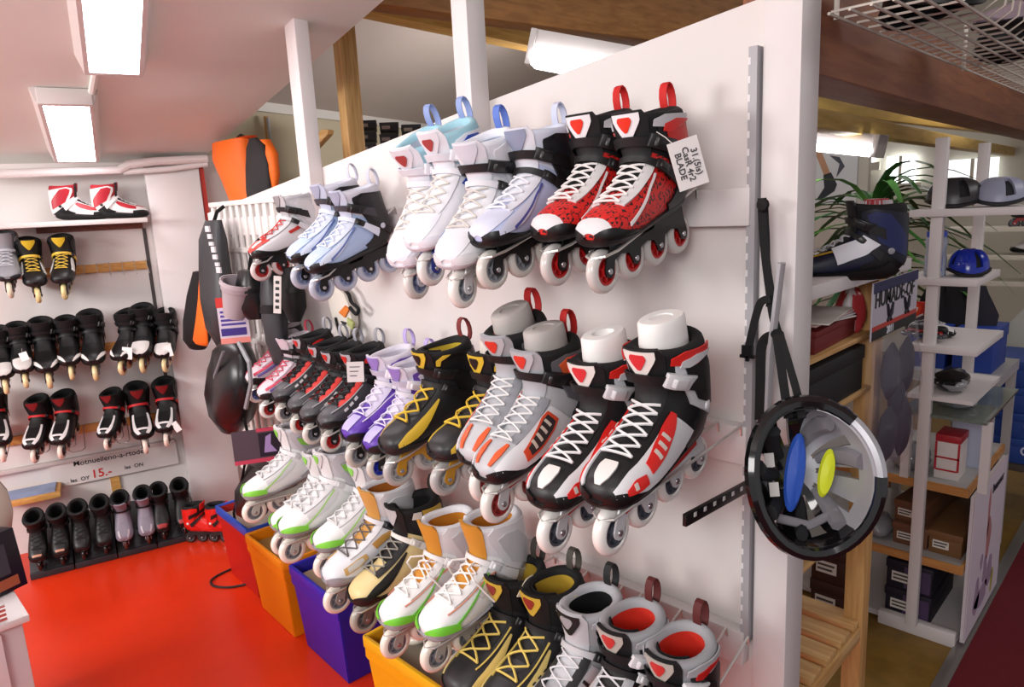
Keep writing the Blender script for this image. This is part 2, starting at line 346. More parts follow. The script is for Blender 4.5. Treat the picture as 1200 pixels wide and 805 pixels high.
    if g('loop'):
        b = Vector(sk(11.7, math.pi, 0.003)); pts = [b + V(0, 0.002 + 0.016 * math.sin(a) , 0.026 - 0.030 * math.cos(a)) for a in np.linspace(0.1, math.pi * 1.75, 12)]
        add('pull_loop', ribbon(pts, 0.008, 0.0012).mesh('pull_loop'), H(g('loop'), 0.7))
    if g('frame'):
        fm = g('frame_mat') or H(g('frame'), 0.3)
        fi = add('frame', FRAMES(fm), fm)
        bm_ = BOLTS(H(g('bolt', 'b8b8bc'), 0.25, metal=0.8))
        for a in AX: add('axle_bolt', bm_, None, fi, (0, a, 0))
        if g('decal'):
            for x0, x1 in ((-0.0182, -0.0170), (0.0170, 0.0182)):
                add('frame_decal', MB().prism([(0.02, 0.022), (0.10, 0.026), (0.17, 0.026), (0.235, 0.034), (0.235, 0.043), (0.16, 0.035), (0.10, 0.034), (0.02, 0.034)], x0, x1, 'X').mesh('frame_decal', smooth=False), H(g('decal'), 0.35), fi)
        wm = WHEELS(g('wheel', 'e9e6df')); hm = HUBS(g('hub', '8f9096'))
        for a in AX:
            wi = add('wheel', wm, None, -1, (0, a, 0)); add('hub', hm, None, wi)
    else:
        add('outsole', patch([(0.3, 112, 248, 0.010), (2, 112, 248, 0.013), (4, 118, 242, 0.013), (5.6, 118, 242, 0.014), (6.6, 118, 242, 0.010)], thick=0.014, nt=12, nth=12).mesh('outsole'), H(sole_h, 0.6))
    if g('form'):
        hx, hgt, notch = g('form')
        th = np.linspace(0, 2 * math.pi, 24, endpoint=False); v = []
        base = sk(np.full(24, 9.5), th, -0.018); topc = sk(np.full(24, 11.6), th, -0.019); c = topc.mean(0)
        lev = [base, topc]
        for dz, k in ((hgt * 0.5, 0.97), (hgt * 0.92, 0.95), (hgt, 0.88)):
            r = (topc - c) * k + c; r[:, 2] = c[2] + (topc[:, 2] - c[2]) * 0.15 + dz; lev.append(r)
        r = (lev[-1] - c) * np.array([0.55, 0.55, 1]) + c * np.array([1, 1, 1]); lev.append(r.copy())
        r2 = r.copy(); r2[:, 2] -= 0.012 if notch else 0.002; lev.append(r2)
        v = [p for L_ in lev for p in L_]; n = 24
        f = [(i * n + k, i * n + (k + 1) % n, (i + 1) * n + (k + 1) % n, (i + 1) * n + k) for i in range(len(lev) - 1) for k in range(n)] + [tuple((len(lev) - 1) * n + k for k in range(n))]
        add('foot_form', mesh('foot_form', v, f, angle=0.8), H(hx, 0.6))
    return T
_cache = {}
def _mk(key, base, m):
    k = (key, m.name)
    if k not in _cache:
        me = base.copy(); me.materials.clear(); me.materials.append(m); _cache[k] = me
    return _cache[k]
def FRAMES(m): return _mk('frame', FRAME, m)
def BOLTS(m): return _mk('bolt', BOLT, m)
def WHEELS(h): return _mk('wheel', WHEEL, hexmat(h, 0.25, coat=0.3))
def HUBS(h): return _mk('hub', HUB, hexmat(h, 0.3))
TPL = {}
def skate(key, label, loc, rot=(0, 0, 0), scale=1.0, name='inline_skate', cat='inline skate', group=None):
    if key not in TPL: TPL[key] = template(SCHEMES[key])
    root = thing(name, label, cat, loc, rot, group)
    root.scale = (scale,) * 3 if not isinstance(scale, tuple) else scale
    L = []
    for (nm, me, m, par, lc, lab) in TPL[key]:
        o = bpy.data.objects.new(nm, me); COL.objects.link(o)
        if m is not None and len(me.materials) == 0: me.materials.append(m)
        o.parent = root if par < 0 else L[par]; o.location = lc
        if lab: o['label'] = lab
        L.append(o)
    return root
# ---------------------------------------------------------------- room shell
PY = 1.25      # face of the display panel
white_wall = mat('white_wall_paint', srgb('dcd6d3'), 0.6, noise=0.03, nscale=3, bump=0.15, bscale=60)
pillar_m = mat('white_gloss_paint', srgb('dcd7d6'), 0.4, noise=0.04, nscale=6, bump=0.25, bscale=40)
ceil_m = mat('ceiling_paint', srgb('dfe6e0'), 0.75, noise=0.04, nscale=5, bump=0.1, bscale=80)
beige_m = mat('beige_board', srgb('bfb49a'), 0.7, noise=0.05, nscale=4)
grey_ceil = mat('grey_ceiling', srgb('b8aca4'), 0.8, noise=0.05, nscale=3)
pine = wood('pine_wood', 'b98a50', 'd6ac70', 9, 'Z')
pine_h = wood('pine_wood_level', 'bd8f55', 'd9b47c', 9, 'X')
pine_y = wood('pine_wood_deep', 'bd8f55', 'd9b47c', 9, 'Y')
WD = Vector((0.2609, 0.9654, 0)); WN = Vector((0.9654, -0.2609, 0)); WP = Vector((-3.72, 1.07, 0))
def wl(u, n, z): return WP + WD * u + WN * n + V(0, 0, z)   # along the far wall, out of it, up
MW = Matrix(((WN.x, WD.x, 0, WP.x), (WN.y, WD.y, 0, WP.y), (0, 0, 1, 0), (0, 0, 0, 1)))   # (out, along, up)
def wpx(x, y, n):
    p = atpl(x, y, WP + WN * n, WN); return (p - WP).dot(WD), p.z
red_floor = mat('red_floor_paint', srgb('d93410'), 0.30, noise=0.16, nscale=3, bump=0.12, bscale=25)
struct('floor', MB().box((-4.6, -2.4, -0.06), (-0.47, 1.75, 0)).mesh('floor'), red_floor)
struct('wall_left', MB().box((-0.05, -3.2, 0), (0, 0.6, 1.83), MW).mesh('wall_left'), white_wall)
struct('wall_left_column', MB().box((0.0, 0.165, 0), (0.12, 0.40, 1.79), MW).mesh('wall_left_column', bevel=0.004), pillar_m)
struct('trim_1', MB().box((0.0, 0.403, 1.40), (0.11, 0.423, 1.77), MW).mesh('trim_1'), hexmat('b4342a', 0.5))
# low sloping ceiling over the room; its edge runs obliquely past the column
CS, CZ = 0.2, 1.80
def czz(n): return CZ + CS * n
def edge(n): return 0.432 + (n - 0.065) * 0.2182
def ceil_pt(n, u, dz=0.0): return wl(u, n, czz(n) + dz)
cm = MB(); pts = [ceil_pt(-0.03, -3.4), ceil_pt(4.6, -3.4), ceil_pt(4.6, edge(4.6)), ceil_pt(-0.03, edge(-0.03))]
cm.add(pts + [p + V(0, 0, 0.05) for p in pts], [(0, 1, 2, 3), (4, 7, 6, 5), (0, 4, 5, 1), (1, 5, 6, 2), (2, 6, 7, 3), (3, 7, 4, 0)])
struct('ceiling', cm.mesh('ceiling', smooth=False), ceil_m)
# display panel with sloping top edge, its rails and its end post
MB().prism([(-3.04, 0.40), (-0.575, 0.40), (-0.575, 1.838), (-1.295, 1.758), (-3.04, 1.54)], PY, PY + 0.03, 'Y').obj('wall_panel', white_wall, kind='structure')
for z0, z1 in ((1.446, 1.515), (0.985, 1.062), (0.548, 0.622)):
    MB().box((-2.95, PY - 0.030, z0), (-0.598, PY, z1)).obj('trim_%d' % (2 + [1.446, 0.985, 0.548].index(z0)), pillar_m, bevel=0.002, kind='structure')
MB().box((-0.586, PY - 0.012, 0), (-0.518, PY + 0.068, 2.6)).obj('wall_panel_post', pillar_m, bevel=0.003, kind='structure')
# white posts rising behind the panel top
def post(name, x0, x1, y0, y1, z0, z1, m): return MB().box((x0, y0, z0), (x1, y1, z1)).obj(name, m, bevel=0.004, kind='structure')
a, b = aty(534.5, 60, 1.20), aty(553, 60, 1.20); post('trim_5', a.x, b.x, 1.19, PY, 1.60, 2.75, pillar_m)
a, b = aty(342, 120, 1.20), aty(354, 120, 1.20); post('trim_6', a.x, b.x, 1.20, PY, 1.50, 2.6, pillar_m)
a, b = aty(396, 120, 1.7), aty(405, 120, 1.7); post('trim_7', a.x, b.x, 1.7, 1.78, 0.0, 2.8, pine)
# loft behind the panel: back wall, white band, sloping ceiling, beams
A0, A1 = atz(150, 105.5, 2.2), atz(560, 157.6, 2.2)
dirb = (A1 - A0).normalized(); nb = V(dirb.y, -dirb.x, 0)
def slab(name, p, q, z0, z1, th, m):
    d = (q - p); d.z = 0; d.normalize(); nn = V(d.y, -d.x, 0)
    if nn.dot(V(*EYE) - p) < 0: nn = -nn
    c = [V(p.x, p.y, z0), V(q.x, q.y, z0), V(q.x, q.y, z1), V(p.x, p.y, z1)]
    return MB().add(c + [v - nn * th for v in c], [(0, 1, 2, 3), (4, 7, 6, 5), (0, 4, 5, 1), (1, 5, 6, 2), (2, 6, 7, 3), (3, 7, 4, 0)]).obj(name, m, kind='structure', smooth=False)
slab('wall_back', A0 - dirb * 0.4, A1 + dirb * 2.5, 0, 2.25, 0.05, beige_m)
slab('trim_8', A0 - dirb * 0.4 + V(0.03, -0.01, 0), A1 + dirb * 2.5 + V(0.03, -0.01, 0), 2.17, 2.23, 0.02, hexmat('d8d4cd', 0.6))
nb = nb if nb.dot(V(*EYE) - A0) > 0 else -nb
p = [A0 - dirb * 0.6, A1 + dirb * 3, A1 + dirb * 3 + nb * 4.5 + V(0, 0, 1.5), A0 - dirb * 0.6 + nb * 4.5 + V(0, 0, 1.5)]
p = [q + V(0, 0, 0.02) for q in p]
MB().add(p + [q + V(0, 0, 0.05) for q in p], [(0, 1, 2, 3), (4, 7, 6, 5), (0, 4, 5, 1), (1, 5, 6, 2), (2, 6, 7, 3), (3, 7, 4, 0)]).obj('ceiling_loft', grey_ceil, kind='structure', smooth=False)
beam_br = wood('brown_beam_wood', '8a5a26', 'a8733a', 6, 'Y')
beam_yl = wood('yellow_beam_wood', 'c08e3e', 'd8ad5e', 6, 'Y')
def beam(name, p, q, w, h, m, up=V(0, 0, 1), cat=None):
    """timber whose lower near edge runs p-q"""
    d = (q - p).normalized(); s = d.cross(up).normalized()
    if s.dot(V(*EYE) - p) > 0: s = -s
    c = [p, p + s * w, p + s * w + up * h, p + up * h]; e = [v + (q - p) for v in c]
    return MB().add(c + e, [(0, 1, 2, 3), (4, 7, 6, 5), (0, 4, 5, 1), (1, 5, 6, 2), (2, 6, 7, 3), (3, 7, 4, 0)]).obj(name, m, bevel=0.004, kind='structure')
b0, b1 = atz(425, 2, 2.2), atz(860, 60, 2.2)
beam('trim_9', b0 - (b1 - b0) * 0.3, b1 + (b1 - b0) * 0.2, 0.1, 0.30, beam_br)
c0, c1 = atz(428, 13, 2.32), atz(800, 92, 2.32)
beam('trim_10', c0 - (c1 - c0) * 0.3, c1 + (c1 - c0) * 0.3, 0.1, 0.12, beam_yl)
# ceiling lights
def tube_lamp(name, label, M, L, w, h, energy, slits=True):
    t = thing(name, label, 'ceiling light'); t.matrix_world = M
    hm = hexmat('cfc9c6', 0.4)
    prof = [(-w * 0.62, 0), (-w * 0.5, -h), (-w * 0.42, -h * 1.02), (-w * 0.42, -h * 0.55), (w * 0.42, -h * 0.55), (w * 0.42, -h * 1.02), (w * 0.5, -h), (w * 0.62, 0)]
    MB().prism([(x, z) for x, z in prof], -L / 2, L / 2, 'Y').obj('housing', hm, t)
    for s in (-1, 1): MB().box((-w * 0.5, s * L / 2 - 0.012, -h), (w * 0.5, s * L / 2 + 0.012, -0.002)).obj('end_cap', hm, t, bevel=0.004)
    for s in (-1, 1):
        MB().lathe([(-L / 2 + 0.02, 0.0), (-L / 2 + 0.02, 0.013), (L / 2 - 0.02, 0.013), (L / 2 - 0.02, 0.0)], 10, 'Y', Matrix.Translation((s * w * 0.2, 0, -h * 0.72))).obj('tube', mat('tube_glow', (1, 0.97, 1.0), 0.4, emit=energy), t)
    MB().box((-w * 0.41, -L / 2 + 0.015, -h * 1.0), (w * 0.41, L / 2 - 0.015, -h * 0.97)).obj('diffuser', mat('diffuser_glow', (1, 0.97, 1.0), 0.4, emit=energy), t)
    return t
def on_ceiling(pxs):
    q = [atpl(x, y, ceil_pt(0, 0), V(-CS * WN.x, -CS * WN.y, 1)) for x, y in pxs]; c = sum(q, V(0, 0, 0)) / len(q)
    return c
sl = math.atan(CS); Xc = Vector(WD); Yc = (WN * math.cos(sl) + V(0, 0, math.sin(sl))); Zc = Xc.cross(Yc)
if Zc.z < 0: Xc = -Xc; Zc = -Zc
def CM(c): return Matrix(((Xc.x, Yc.x, Zc.x, c.x), (Xc.y, Yc.y, Zc.y, c.y), (Xc.z, Yc.z, Zc.z, c.z), (0, 0, 0, 1)))
c = on_ceiling([(62, 108), (128, 108), (54, 193), (98, 193)]); c = ceil_pt(0.56, (c - WP).dot(WD))
tube_lamp('ceiling_light', 'bright fluorescent ceiling light above the shoe shelf, nearer the far wall', CM(c), 0.70, 0.165, 0.06, 11.0)
u_c = (on_ceiling([(88, 68), (156, 68)]) - WP); n1 = u_c.dot(WN); u1 = u_c.dot(WD)
tube_lamp('ceiling_light', 'bright fluorescent ceiling light cut off by the top of the picture', CM(ceil_pt(n1 + 0.47, u1 + 0.02)), 0.93, 0.165, 0.06, 11.0)
cc = tag(MB().tube([ceil_pt(n1 + 0.02, u1 - 0.02, -0.012), ceil_pt(n1 - 0.3, u1 - 0.05, -0.012)], 0.012, 8).obj('cable_conduit', ceil_m), 'painted cable conduit joining the two fluorescent lights on the ceiling', 'conduit')
# heating pipes along the top of the far wall
def pipe(name, label, pts, r):
    P = [Vector(p) for p in pts]; out = []
    for i, p in enumerate(P):
        if 0 < i < len(P) - 1:
            for k in (0.75, 0.9): out.append(p + (P[i - 1] - p) * ((1 - k) * 0.3))
            out.append(p)
            for k in (0.1, 0.25): out.append(p + (P[i + 1] - p) * (k * 0.3))
        else: out.append(p)
    return tag(MB().tube(out, r, 10).obj(name, pillar_m), label, 'pipe')
def wq(x, y, n): u, z = wpx(x, y, n); return wl(u, n, z)
pipe('heating_pipe', 'white painted pipe with a bend running above the column', [wq(-60, 206, 0.16), wq(112, 200, 0.16), wq(140, 199, 0.16), wq(150, 193, 0.16), wq(180, 189, 0.16), wq(243, 186, 0.16)], 0.019)
pipe('heating_pipe', 'thin white painted pipe just below the bent one', [wq(144, 202, 0.15), wq(200, 198, 0.15), wq(243, 192, 0.15)], 0.013)
# ---------------------------------------------------------------- skate colour schemes
def check_mat(name, c1, c2, scale):
    m = bpy.data.materials.new(name); m.use_nodes = True; nt = m.node_tree; b = nt.nodes['Principled BSDF']; b.inputs['Roughness'].default_value = 0.5
    tc = nt.nodes.new('ShaderNodeTexCoord'); mp = nt.nodes.new('ShaderNodeMapping'); mp.inputs['Rotation'].default_value = (0.5, 0.4, 0.6)
    ck = nt.nodes.new('ShaderNodeTexChecker'); ck.inputs['Scale'].default_value = scale
    n = nt.nodes.new('ShaderNodeTexNoise'); n.inputs['Scale'].default_value = 160
    ck.inputs['Color1'].default_value = (*srgb(c1), 1); ck.inputs['Color2'].default_value = (*srgb(c2), 1)
    mx = nt.nodes.new('ShaderNodeMix'); mx.data_type = 'RGBA'; mx.inputs['B'].default_value = (*srgb(c1), 1)
    gt = nt.nodes.new('ShaderNodeMath'); gt.operation = 'GREATER_THAN'; gt.inputs[1].default_value = 0.5
    nt.links.new(tc.outputs['Object'], mp.inputs['Vector']); nt.links.new(mp.outputs['Vector'], ck.inputs['Vector']); nt.links.new(tc.outputs['Object'], n.inputs['Vector'])
    nt.links.new(n.outputs['Fac'], gt.inputs[0]); nt.links.new(gt.outputs[0], mx.inputs['Factor']); nt.links.new(ck.outputs['Color'], mx.inputs['A']); nt.links.new(mx.outputs['Result'], b.inputs['Base Color'])
    return m
RIM = [(0.15, 50, 82), (0.9, 58, 90), (1.8, 72, 98), (2.8, 90, 106)]
LOWSIDE = [(1.0, 58, 100), (2.2, 42, 104), (3.6, 42, 110), (4.8, 46, 114), (5.8, 52, 104)]
SWOOSH = [(1.6, 84, 96), (2.4, 62, 94), (3.4, 52, 88), (4.6, 50, 66), (5.4, 50, 55)]
MIDSIDE = [(3.0, 54, 80), (4.0, 48, 84), (5.0, 48, 80), (5.8, 52, 66)]
LINE1 = [(2.4, 44, 49), (3.6, 46, 50), (4.8, 50, 54), (6.0, 60, 64), (7.2, 84, 90)]
LINE2 = [(2.6, 88, 94), (3.8, 70, 76), (4.8, 56, 61), (5.8, 50, 54)]
COLLARP = [(10.3, 44, 84), (11.0, 46, 110), (11.5, 66, 128)]
def slots(hx, t0=3.7, n=3, a=54, b=76): return [('vent_slot', [(t0 + 0.42 * i, a - 2 * i, b - 3 * i), (t0 + 0.42 * i + 0.16, a - 2 * i, b - 3 * i)], hx, 0.0072, True) for i in range(n)]
SCHEMES = {
 'red': dict(shell_mat=check_mat('red_houndstooth', 'cf1f1b', '1a1212', 120), toe='141416', heel='17171a', eyestay='dcdada', lace='e6e2e0', lace_n=6, strap='141416', cstrap='17171a', cuff='1a1a1d', cuff2='c4221d', collar='17171a', lining='141416', tongue='1b1b1e', badge=('e6e6ea', 'd8301c'), loop='c81e1a', frame='141416', wheel='cac6c2', hub='b51c1e',
             patches=[('toe_band', [(0.03, -88, 88), (0.5, -78, 78), (1.0, -74, 74), (1.45, -78, 78)], 'd6d4d6', 0.003, False), ('collar_panel', COLLARP, 'b9b9bd', 0.010, True), ('piping', LINE2, 'e3e1e1', 0.0045, True), ('collar_stripe', [(9.9, 60, 72), (10.6, 62, 92), (11.1, 84, 120)], 'cc231d', 0.0115, True), ('heel_mark', [(6.4, 78, 96), (6.9, 76, 94), (7.3, 84, 100)], 'd02a22', 0.0075, True)]),
 'lilac': dict(shell='bcc4e4', vamp='cfd3e6', toe='17171a', heel='232326', eyestay='dfe1ea', lace='e6e6ec', strap='2b2b2e', cstrap='1a1a1d', cuff='222226', cuff2='2e2e34', collar='cdd2e2', lining='b9c1d4', tongue='d9dbe4', badge=('8790a8',), loop='c5cbe0', frame='161618', wheel='d3d0c9', hub='86888e',
             patches=[('side_panel', SWOOSH, 'cdd1e4', 0.004, True), ('piping', LINE2, '4c549c', 0.0045, True)]),
 'white': dict(shell='e8e8ec', vamp='dddee4', toe='d9dade', sole='c9c9d0', heel='d5d6dc', eyestay='e6e6ea', lace='cfcac4', strap='d5d6da', cstrap='26262a', cuff='e2e3e8', collar='dfe2ea', lining='aeb9cf', tongue='dfe1e8', badge=('c9ccd6',), loop='5f7ccb', frame='d9d9db', wheel='ebe8e2', hub='8d939b',
             patches=[('side_panel', MIDSIDE, 'd3d5da', 0.004, True), ('piping', LINE1, 'a9b6d2', 0.0045, True)]),
 'whiteblue': dict(shell='ebecf1', vamp='e3e6ef', toe='dfe1e9', sole='d5d8e2', heel='e2e3ea', eyestay='e6e7ec', lace='d6d2ca', strap='e3e4ea', cstrap='d5d8e0', buckle='dcdde4', cuff='eceef3', cuff2='2f50b4', collar='9fcbd8', lining='c3cbd8', tongue='e8eaf0', badge=('d9dbe2', 'a04040'), loop='8fa3d4', frame='27348c', wheel='e3e2de', hub='b9bfd0', tongue_top=12.8,
             patches=[('ankle_panel', [(5.6, 56, 92), (6.4, 62, 92), (7.0, 70, 92)], '2c4aa6', 0.0065, True)]),
 'whiteblue_w': dict(shell='ebecf1', vamp='e3e6ef', toe='dfe1e9', sole='d5d8e2', heel='e2e3ea', eyestay='e6e7ec', lace='d6d2ca', strap='e3e4ea', cstrap='d5d8e0', buckle='dcdde4', cuff='eceef3', cuff2='2c49ae', collar='9fcbd8', lining='c3cbd8', tongue='e8eaf0', badge=('d9dbe2', 'a04040'), loop='8fa3d4', frame='c9ccd6', wheel='d5d4d0', hub='7f88a8', tongue_top=12.8,
             patches=[('ankle_panel', [(5.6, 56, 92), (6.4, 62, 92), (7.0, 70, 92)], '2c4aa6', 0.0065, True)]),
 'lightblue': dict(shell='a9bfe2', vamp='b9cbe6', toe='19191c', heel='1b1b1f', eyestay='d3dcec', lace='e2e5ee', strap='d5dcec', cstrap='3b3b42', cuff='1b1b1f', cuff2='2a2a30', rivet='c8cee0', collar='c4c6d2', lining='a9abb8', tongue='c3c9dc', badge=('9ba2b8',), loop='c4c6d4', frame='161619', wheel='b4bac9', hub='8e98b8',
             patches=[('side_panel', SWOOSH, 'd4dff0', 0.004, True), ('piping', LINE2, '5f74b4', 0.0055, True)]),
 'whitered': dict(shell='d3d3d6', vamp='cf4038', toe='17171a', heel='1b1b1e', eyestay='c9c9cc', lace='c02a24', strap='c9c9cd', cstrap='26262a', cuff='bcbcc1', cuff2='c9c9cd', rivet='8e8e93', collar='a9a9ae', lining='8c8c92', tongue='c0c0c4', badge=('8c8c90',), loop='cf2a22', frame='1b1b1e', wheel='d3c2c0', hub='b02b2b',
             patches=[('stripe', [(1.0, -46, -20), (2.4, -30, -14)], 'e6e4e4', 0.0045, False), ('stripe', [(1.0, 20, 46), (2.4, 14, 30)], 'e6e4e4', 0.0045, False), ('mark', [(5.0, 66, 78), (6.2, 70, 80)], 'b52822', 0.004, True), ('back_panel', [(9.4, 150, 210), (11.2, 150, 210)], 'cc2620', 0.010, False)]),
 'race': dict(shell='1c1c1f', toe='131315', heel='161618', sole='151517', eyestay=None, lace='dedede', lace_n=6, lace_r=0.0024, cstrap='151517', buckle='c9c9cc', cuff='c3c4c8', cuff2='17171a', rivet='d9d9dc', collar='17171a', lining='151517', tongue='1b1b1e', badge=('e3e0da', 'cf2f36'), tongue_top=12.2, frame='c6c6c9', wheel='ebe8e3', hub='4e525c', decal='b8201f', form=('efedea', 0.045, False),
             patches=[('side_panel', LOWSIDE, 'd5d6d9', 0.0035, True), ('red_panel', [(3.1, 56, 84), (4.0, 46, 82), (5.1, 44, 72), (5.9, 48, 58)], 'd8221c', 0.0055, True), ('red_insert', [(1.7, 80, 90), (2.3, 68, 94), (2.8, 74, 92)], 'd8221c', 0.0055, True), ('toe_shield', [(0.9, -7, 7), (1.5, -16, 16), (2.2, -15, 15), (2.5, -10, 10)], 'e2e0dc', 0.003, False), ('collar_panel', COLLARP, 'd0231d', 0.010, True), ('collar_edge', [(10.1, 56, 70), (10.7, 60, 96), (11.1, 84, 120)], 'c6c7cb', 0.0115, True)] + slots('cfc6bd') + slots('cfc6bd', 2.1, 1, 74, 88)),
 'silver': dict(shell='b9bbbf', toe='161618', heel='232326', sole='17171a', lace='dcdcdc', lace_n=6, eyestay='8f9197', cstrap='17171a', cuff='5d5e63', cuff2='d25a30', rivet='c9c9cc', collar='1a1a1d', lining='dd6a30', tongue='a9abb0', badge=('b3b5ba', 'd0392c'), tongue_top=12.2, loop='b51f1d', frame='c4c4c6', wheel='e6e3dd', hub='9c3a36', decal='b8322a', form=('b5b0ac', 0.04, False),
             patches=[('toe_flame', [(0.9, 22, 36), (1.9, 14, 34), (2.7, 18, 26)], 'dd5a2a', 0.0035, True), ('side_panel', LOWSIDE, 'd9dadd', 0.0035, True), ('vent_frame', [(2.9, 68, 92), (3.8, 56, 92), (4.9, 48, 88), (5.4, 52, 80)], 'cf4a2a', 0.0055, True), ('vent', [(3.2, 70, 88), (3.9, 60, 88), (4.8, 54, 84), (5.2, 56, 78)], '3b3a3c', 0.0065, True)] + slots('c9c2b4', 3.5, 4, 62, 84)),
 'yellow': dict(shell='303033', toe='2a2a2d', heel='18181b', eyestay=None, lace='d4b136', lace_n=4, lace_r=0.0028, strap='151517', cstrap='17171a', cuff='17171a', cuff2='202023', collar='18181b', lining='c6ae34', lining2='1a1a1c', tongue='1a1a1d', badge=('d4b53a', '1c1c1e'), loop='7c2c2a', frame='bd8a22', frame_mat=None, wheel='b3b2b0', hub='a5a5a6', sole='19191b',
             patches=[('side_flash', SWOOSH, 'd8b63a', 0.004, True), ('collar_stripe', [(9.8, 42, 50), (10.6, 44, 54), (11.3, 60, 74)], 'd4b136', 0.0115, True)]),
 'yellow_form': None,
 'purple': dict(shell='5a34a4', toe='1d1a21', heel='1f1c24', eyestay='cfc9e0', lace='dcd6e8', strap='cfccd6', cstrap='b9b5c6', buckle='e3e0e8', cuff='6a4aa4', cuff2='d9d6e2', collar='d6d3de', lining='c9c5d2', tongue='d3cede', badge=('8f78c0',), loop='b7a5da', frame='17171b', wheel='cac6be', hub='9d9da2',
             patches=[('side_panel', MIDSIDE, '6a46b4', 0.004, True), ('toe_stripe', [(0.8, -30, 30), (1.8, -26, 26), (2.7, -18, 18)], 'b9b0dc', 0.003, False), ('piping', LINE1, 'd9d3e8', 0.0045, True)]),
 'blackred': dict(shell='47474b', toe='19191b', heel='1b1b1e', eyestay='cf3028', lace='18181b', lace_r=0.0028, strap='19191c', cstrap='17171a', cuff='18181b', cuff2='242428', collar='1c1c1f', lining='19191b', tongue='202024', badge=('a9a9ad', 'c22a24'), loop='9a9aa2', frame='17171a', wheel='d6d0c8', hub='c43230',
             patches=[('window', [(3.0, 66, 78), (3.35, 64, 76)], 'd6d6d6', 0.004, True), ('window', [(3.6, 62, 74), (3.95, 60, 72)], 'd6d6d6', 0.004, True), ('window', [(4.2, 58, 70), (4.55, 56, 68)], 'd6d6d6', 0.004, True), ('piping', [(2.0, 40, 44), (3.2, 42, 46), (4.6, 46, 50), (5.8, 48, 52)], 'a9a9ad', 0.0052, True), ('collar_stripe', [(9.9, 58, 66), (10.6, 60, 74), (11.2, 80, 96)], 'cc241e', 0.0115, True)]),
 'pink': dict(shell='d9cdd3', toe='232326', heel='232327', eyestay='d4c4cc', lace='c9465a', strap='2b2b2f', cstrap='202024', cuff='232327', cuff2='bdb5bd', collar='b9b1b8', lining='26262a', tongue='cdbcc6', loop='c9465a', frame='17171a', wheel='e0dcd8', hub='6a7ab8',
             patches=[('stripe', [(1.6, 46, 66), (3.0, 48, 64), (4.6, 54, 66), (5.8, 60, 68)], 'cf4560', 0.004, True), ('stripe', [(2.0, 74, 88), (3.4, 70, 84), (5.0, 74, 84)], '6a5a9c', 0.004, True)]),
 'green': dict(shell='e6e6e6', toe='8c8c91', sole='96969b', heel='a9a9ae', eyestay='d6d6d8', lace='cfcfcf', lace_r=0.0024, strap='dededf', buckle='c9c9cb', cuff='b4b4b9', cuff2='9d9da3', cuff_style='tall', rivet='7ecb45', collar='bcbcc1', lining='97979d', tongue='d9d9da', badge=('c9c9cc', '7ecb45'), frame='b3b5ae', wheel='efe9dd', hub='8b8c92', bolt='c4c4c4',
             patches=[('green_rim', RIM, '7dce3f', 0.006, True), ('piping', LINE2, '9fd070', 0.004, True), ('side_panel', MIDSIDE, 'd0d0d2', 0.0032, True), ('green_mark', [(9.0, 74, 90), (9.6, 68, 94), (10.1, 66, 80)], '7bbf45', 0.0105, True)]),
 'whitegold': dict(shell='dadbe0', toe='8f9096', sole='8b8b90', heel='b5b5ba', eyestay='e2e2e5', lace='5e5a58', strap='d6d6da', buckle='2c2c30', cuff='d8d8db', cuff2='c9c9cd', collar='d3d3d6', lining='b0691f', tongue='c9944a', frame='9c8f88', wheel='ebe4d6', hub='84858b', cuff_style='tall',
             patches=[('gold_panel', [(2.2, 60, 88), (3.2, 56, 86), (3.9, 62, 80)], 'c3a061', 0.0035, True), ('grey_inset', [(2.45, 64, 84), (3.2, 60, 82), (3.6, 66, 78)], 'c5c4bf', 0.0045, True), ('gold_mark', [(4.6, 54, 76), (5.6, 60, 78), (6.2, 70, 82)], 'b98b45', 0.0035, True)]),
 'cream': dict(shell='e0cb92', toe='202022', heel='1a1a1c', eyestay='1c1c1e', lace='8d8a80', strap='e3e0da', buckle='cfccc6', cuff='161618', cuff2='222225', collar='151517', lining='121214', tongue='1a1a1c', badge=('b7b7ba',), loop='3a3530', frame='6e5f57', wheel='a9a599', hub='6b6a68', sole='1b1b1d',
             patches=[('side_panel', SWOOSH, '1d1d1f', 0.004, True), ('cuff_flash', [(10.0, 80, 130), (11.4, 80, 130)], 'bd9b3c', 0.0095, True), ('cuff_flash', [(10.3, 56, 76), (11.3, 62, 78)], 'cfcac0', 0.0095, True)]),
 'greenorange': dict(shell='ebebea', toe='9a9a9e', sole='a2a2a6', heel='bdbdc1', eyestay='e2e2e2', lace='efeeec', lace_r=0.0024, loose=2, strap='dedede', buckle='d9d9da', cuff='dcdcdf', cuff2='c6c6ca', cuff_style='tall', collar='d8d8dc', lining='c07c1d', tongue='c98a2c', frame='aaa39a', wheel='efe8da', hub='85868c',
             patches=[('green_rim', RIM, '74d03a', 0.006, True), ('piping', LINE2, '6fc04a', 0.004, True), ('piping', LINE1, 'd08a70', 0.004, True), ('side_panel', [(4.4, 54, 80), (5.4, 56, 84), (6.2, 66, 86)], 'c9cacb', 0.0035, True)]),
 'blackgold': dict(shell='3a393c', toe='2c2c2e', heel='19191b', eyestay=None, lace='d9bf62', lace_n=4, lace_r=0.0026, strap='1b1b1d', cuff='161618', cuff2='1f1f22', collar='151517', lining='b5972f', lining2='141416', tongue='171719', badge=('c9a93f', '8c2a26'), loop='46423c', frame='936a30', wheel='5a5855', hub='7b7672', sole='19191b',
             patches=[('side_flash', SWOOSH, 'dcc477', 0.004, True), ('collar_panel', [(10.2, 50, 74), (11.0, 56, 84), (11.5, 78, 92)], 'd9cdb0', 0.010, True), ('piping', [(2.6, 34, 38), (4, 38, 42), (5.8, 40, 44)], 'd9bf62', 0.005, True)]),
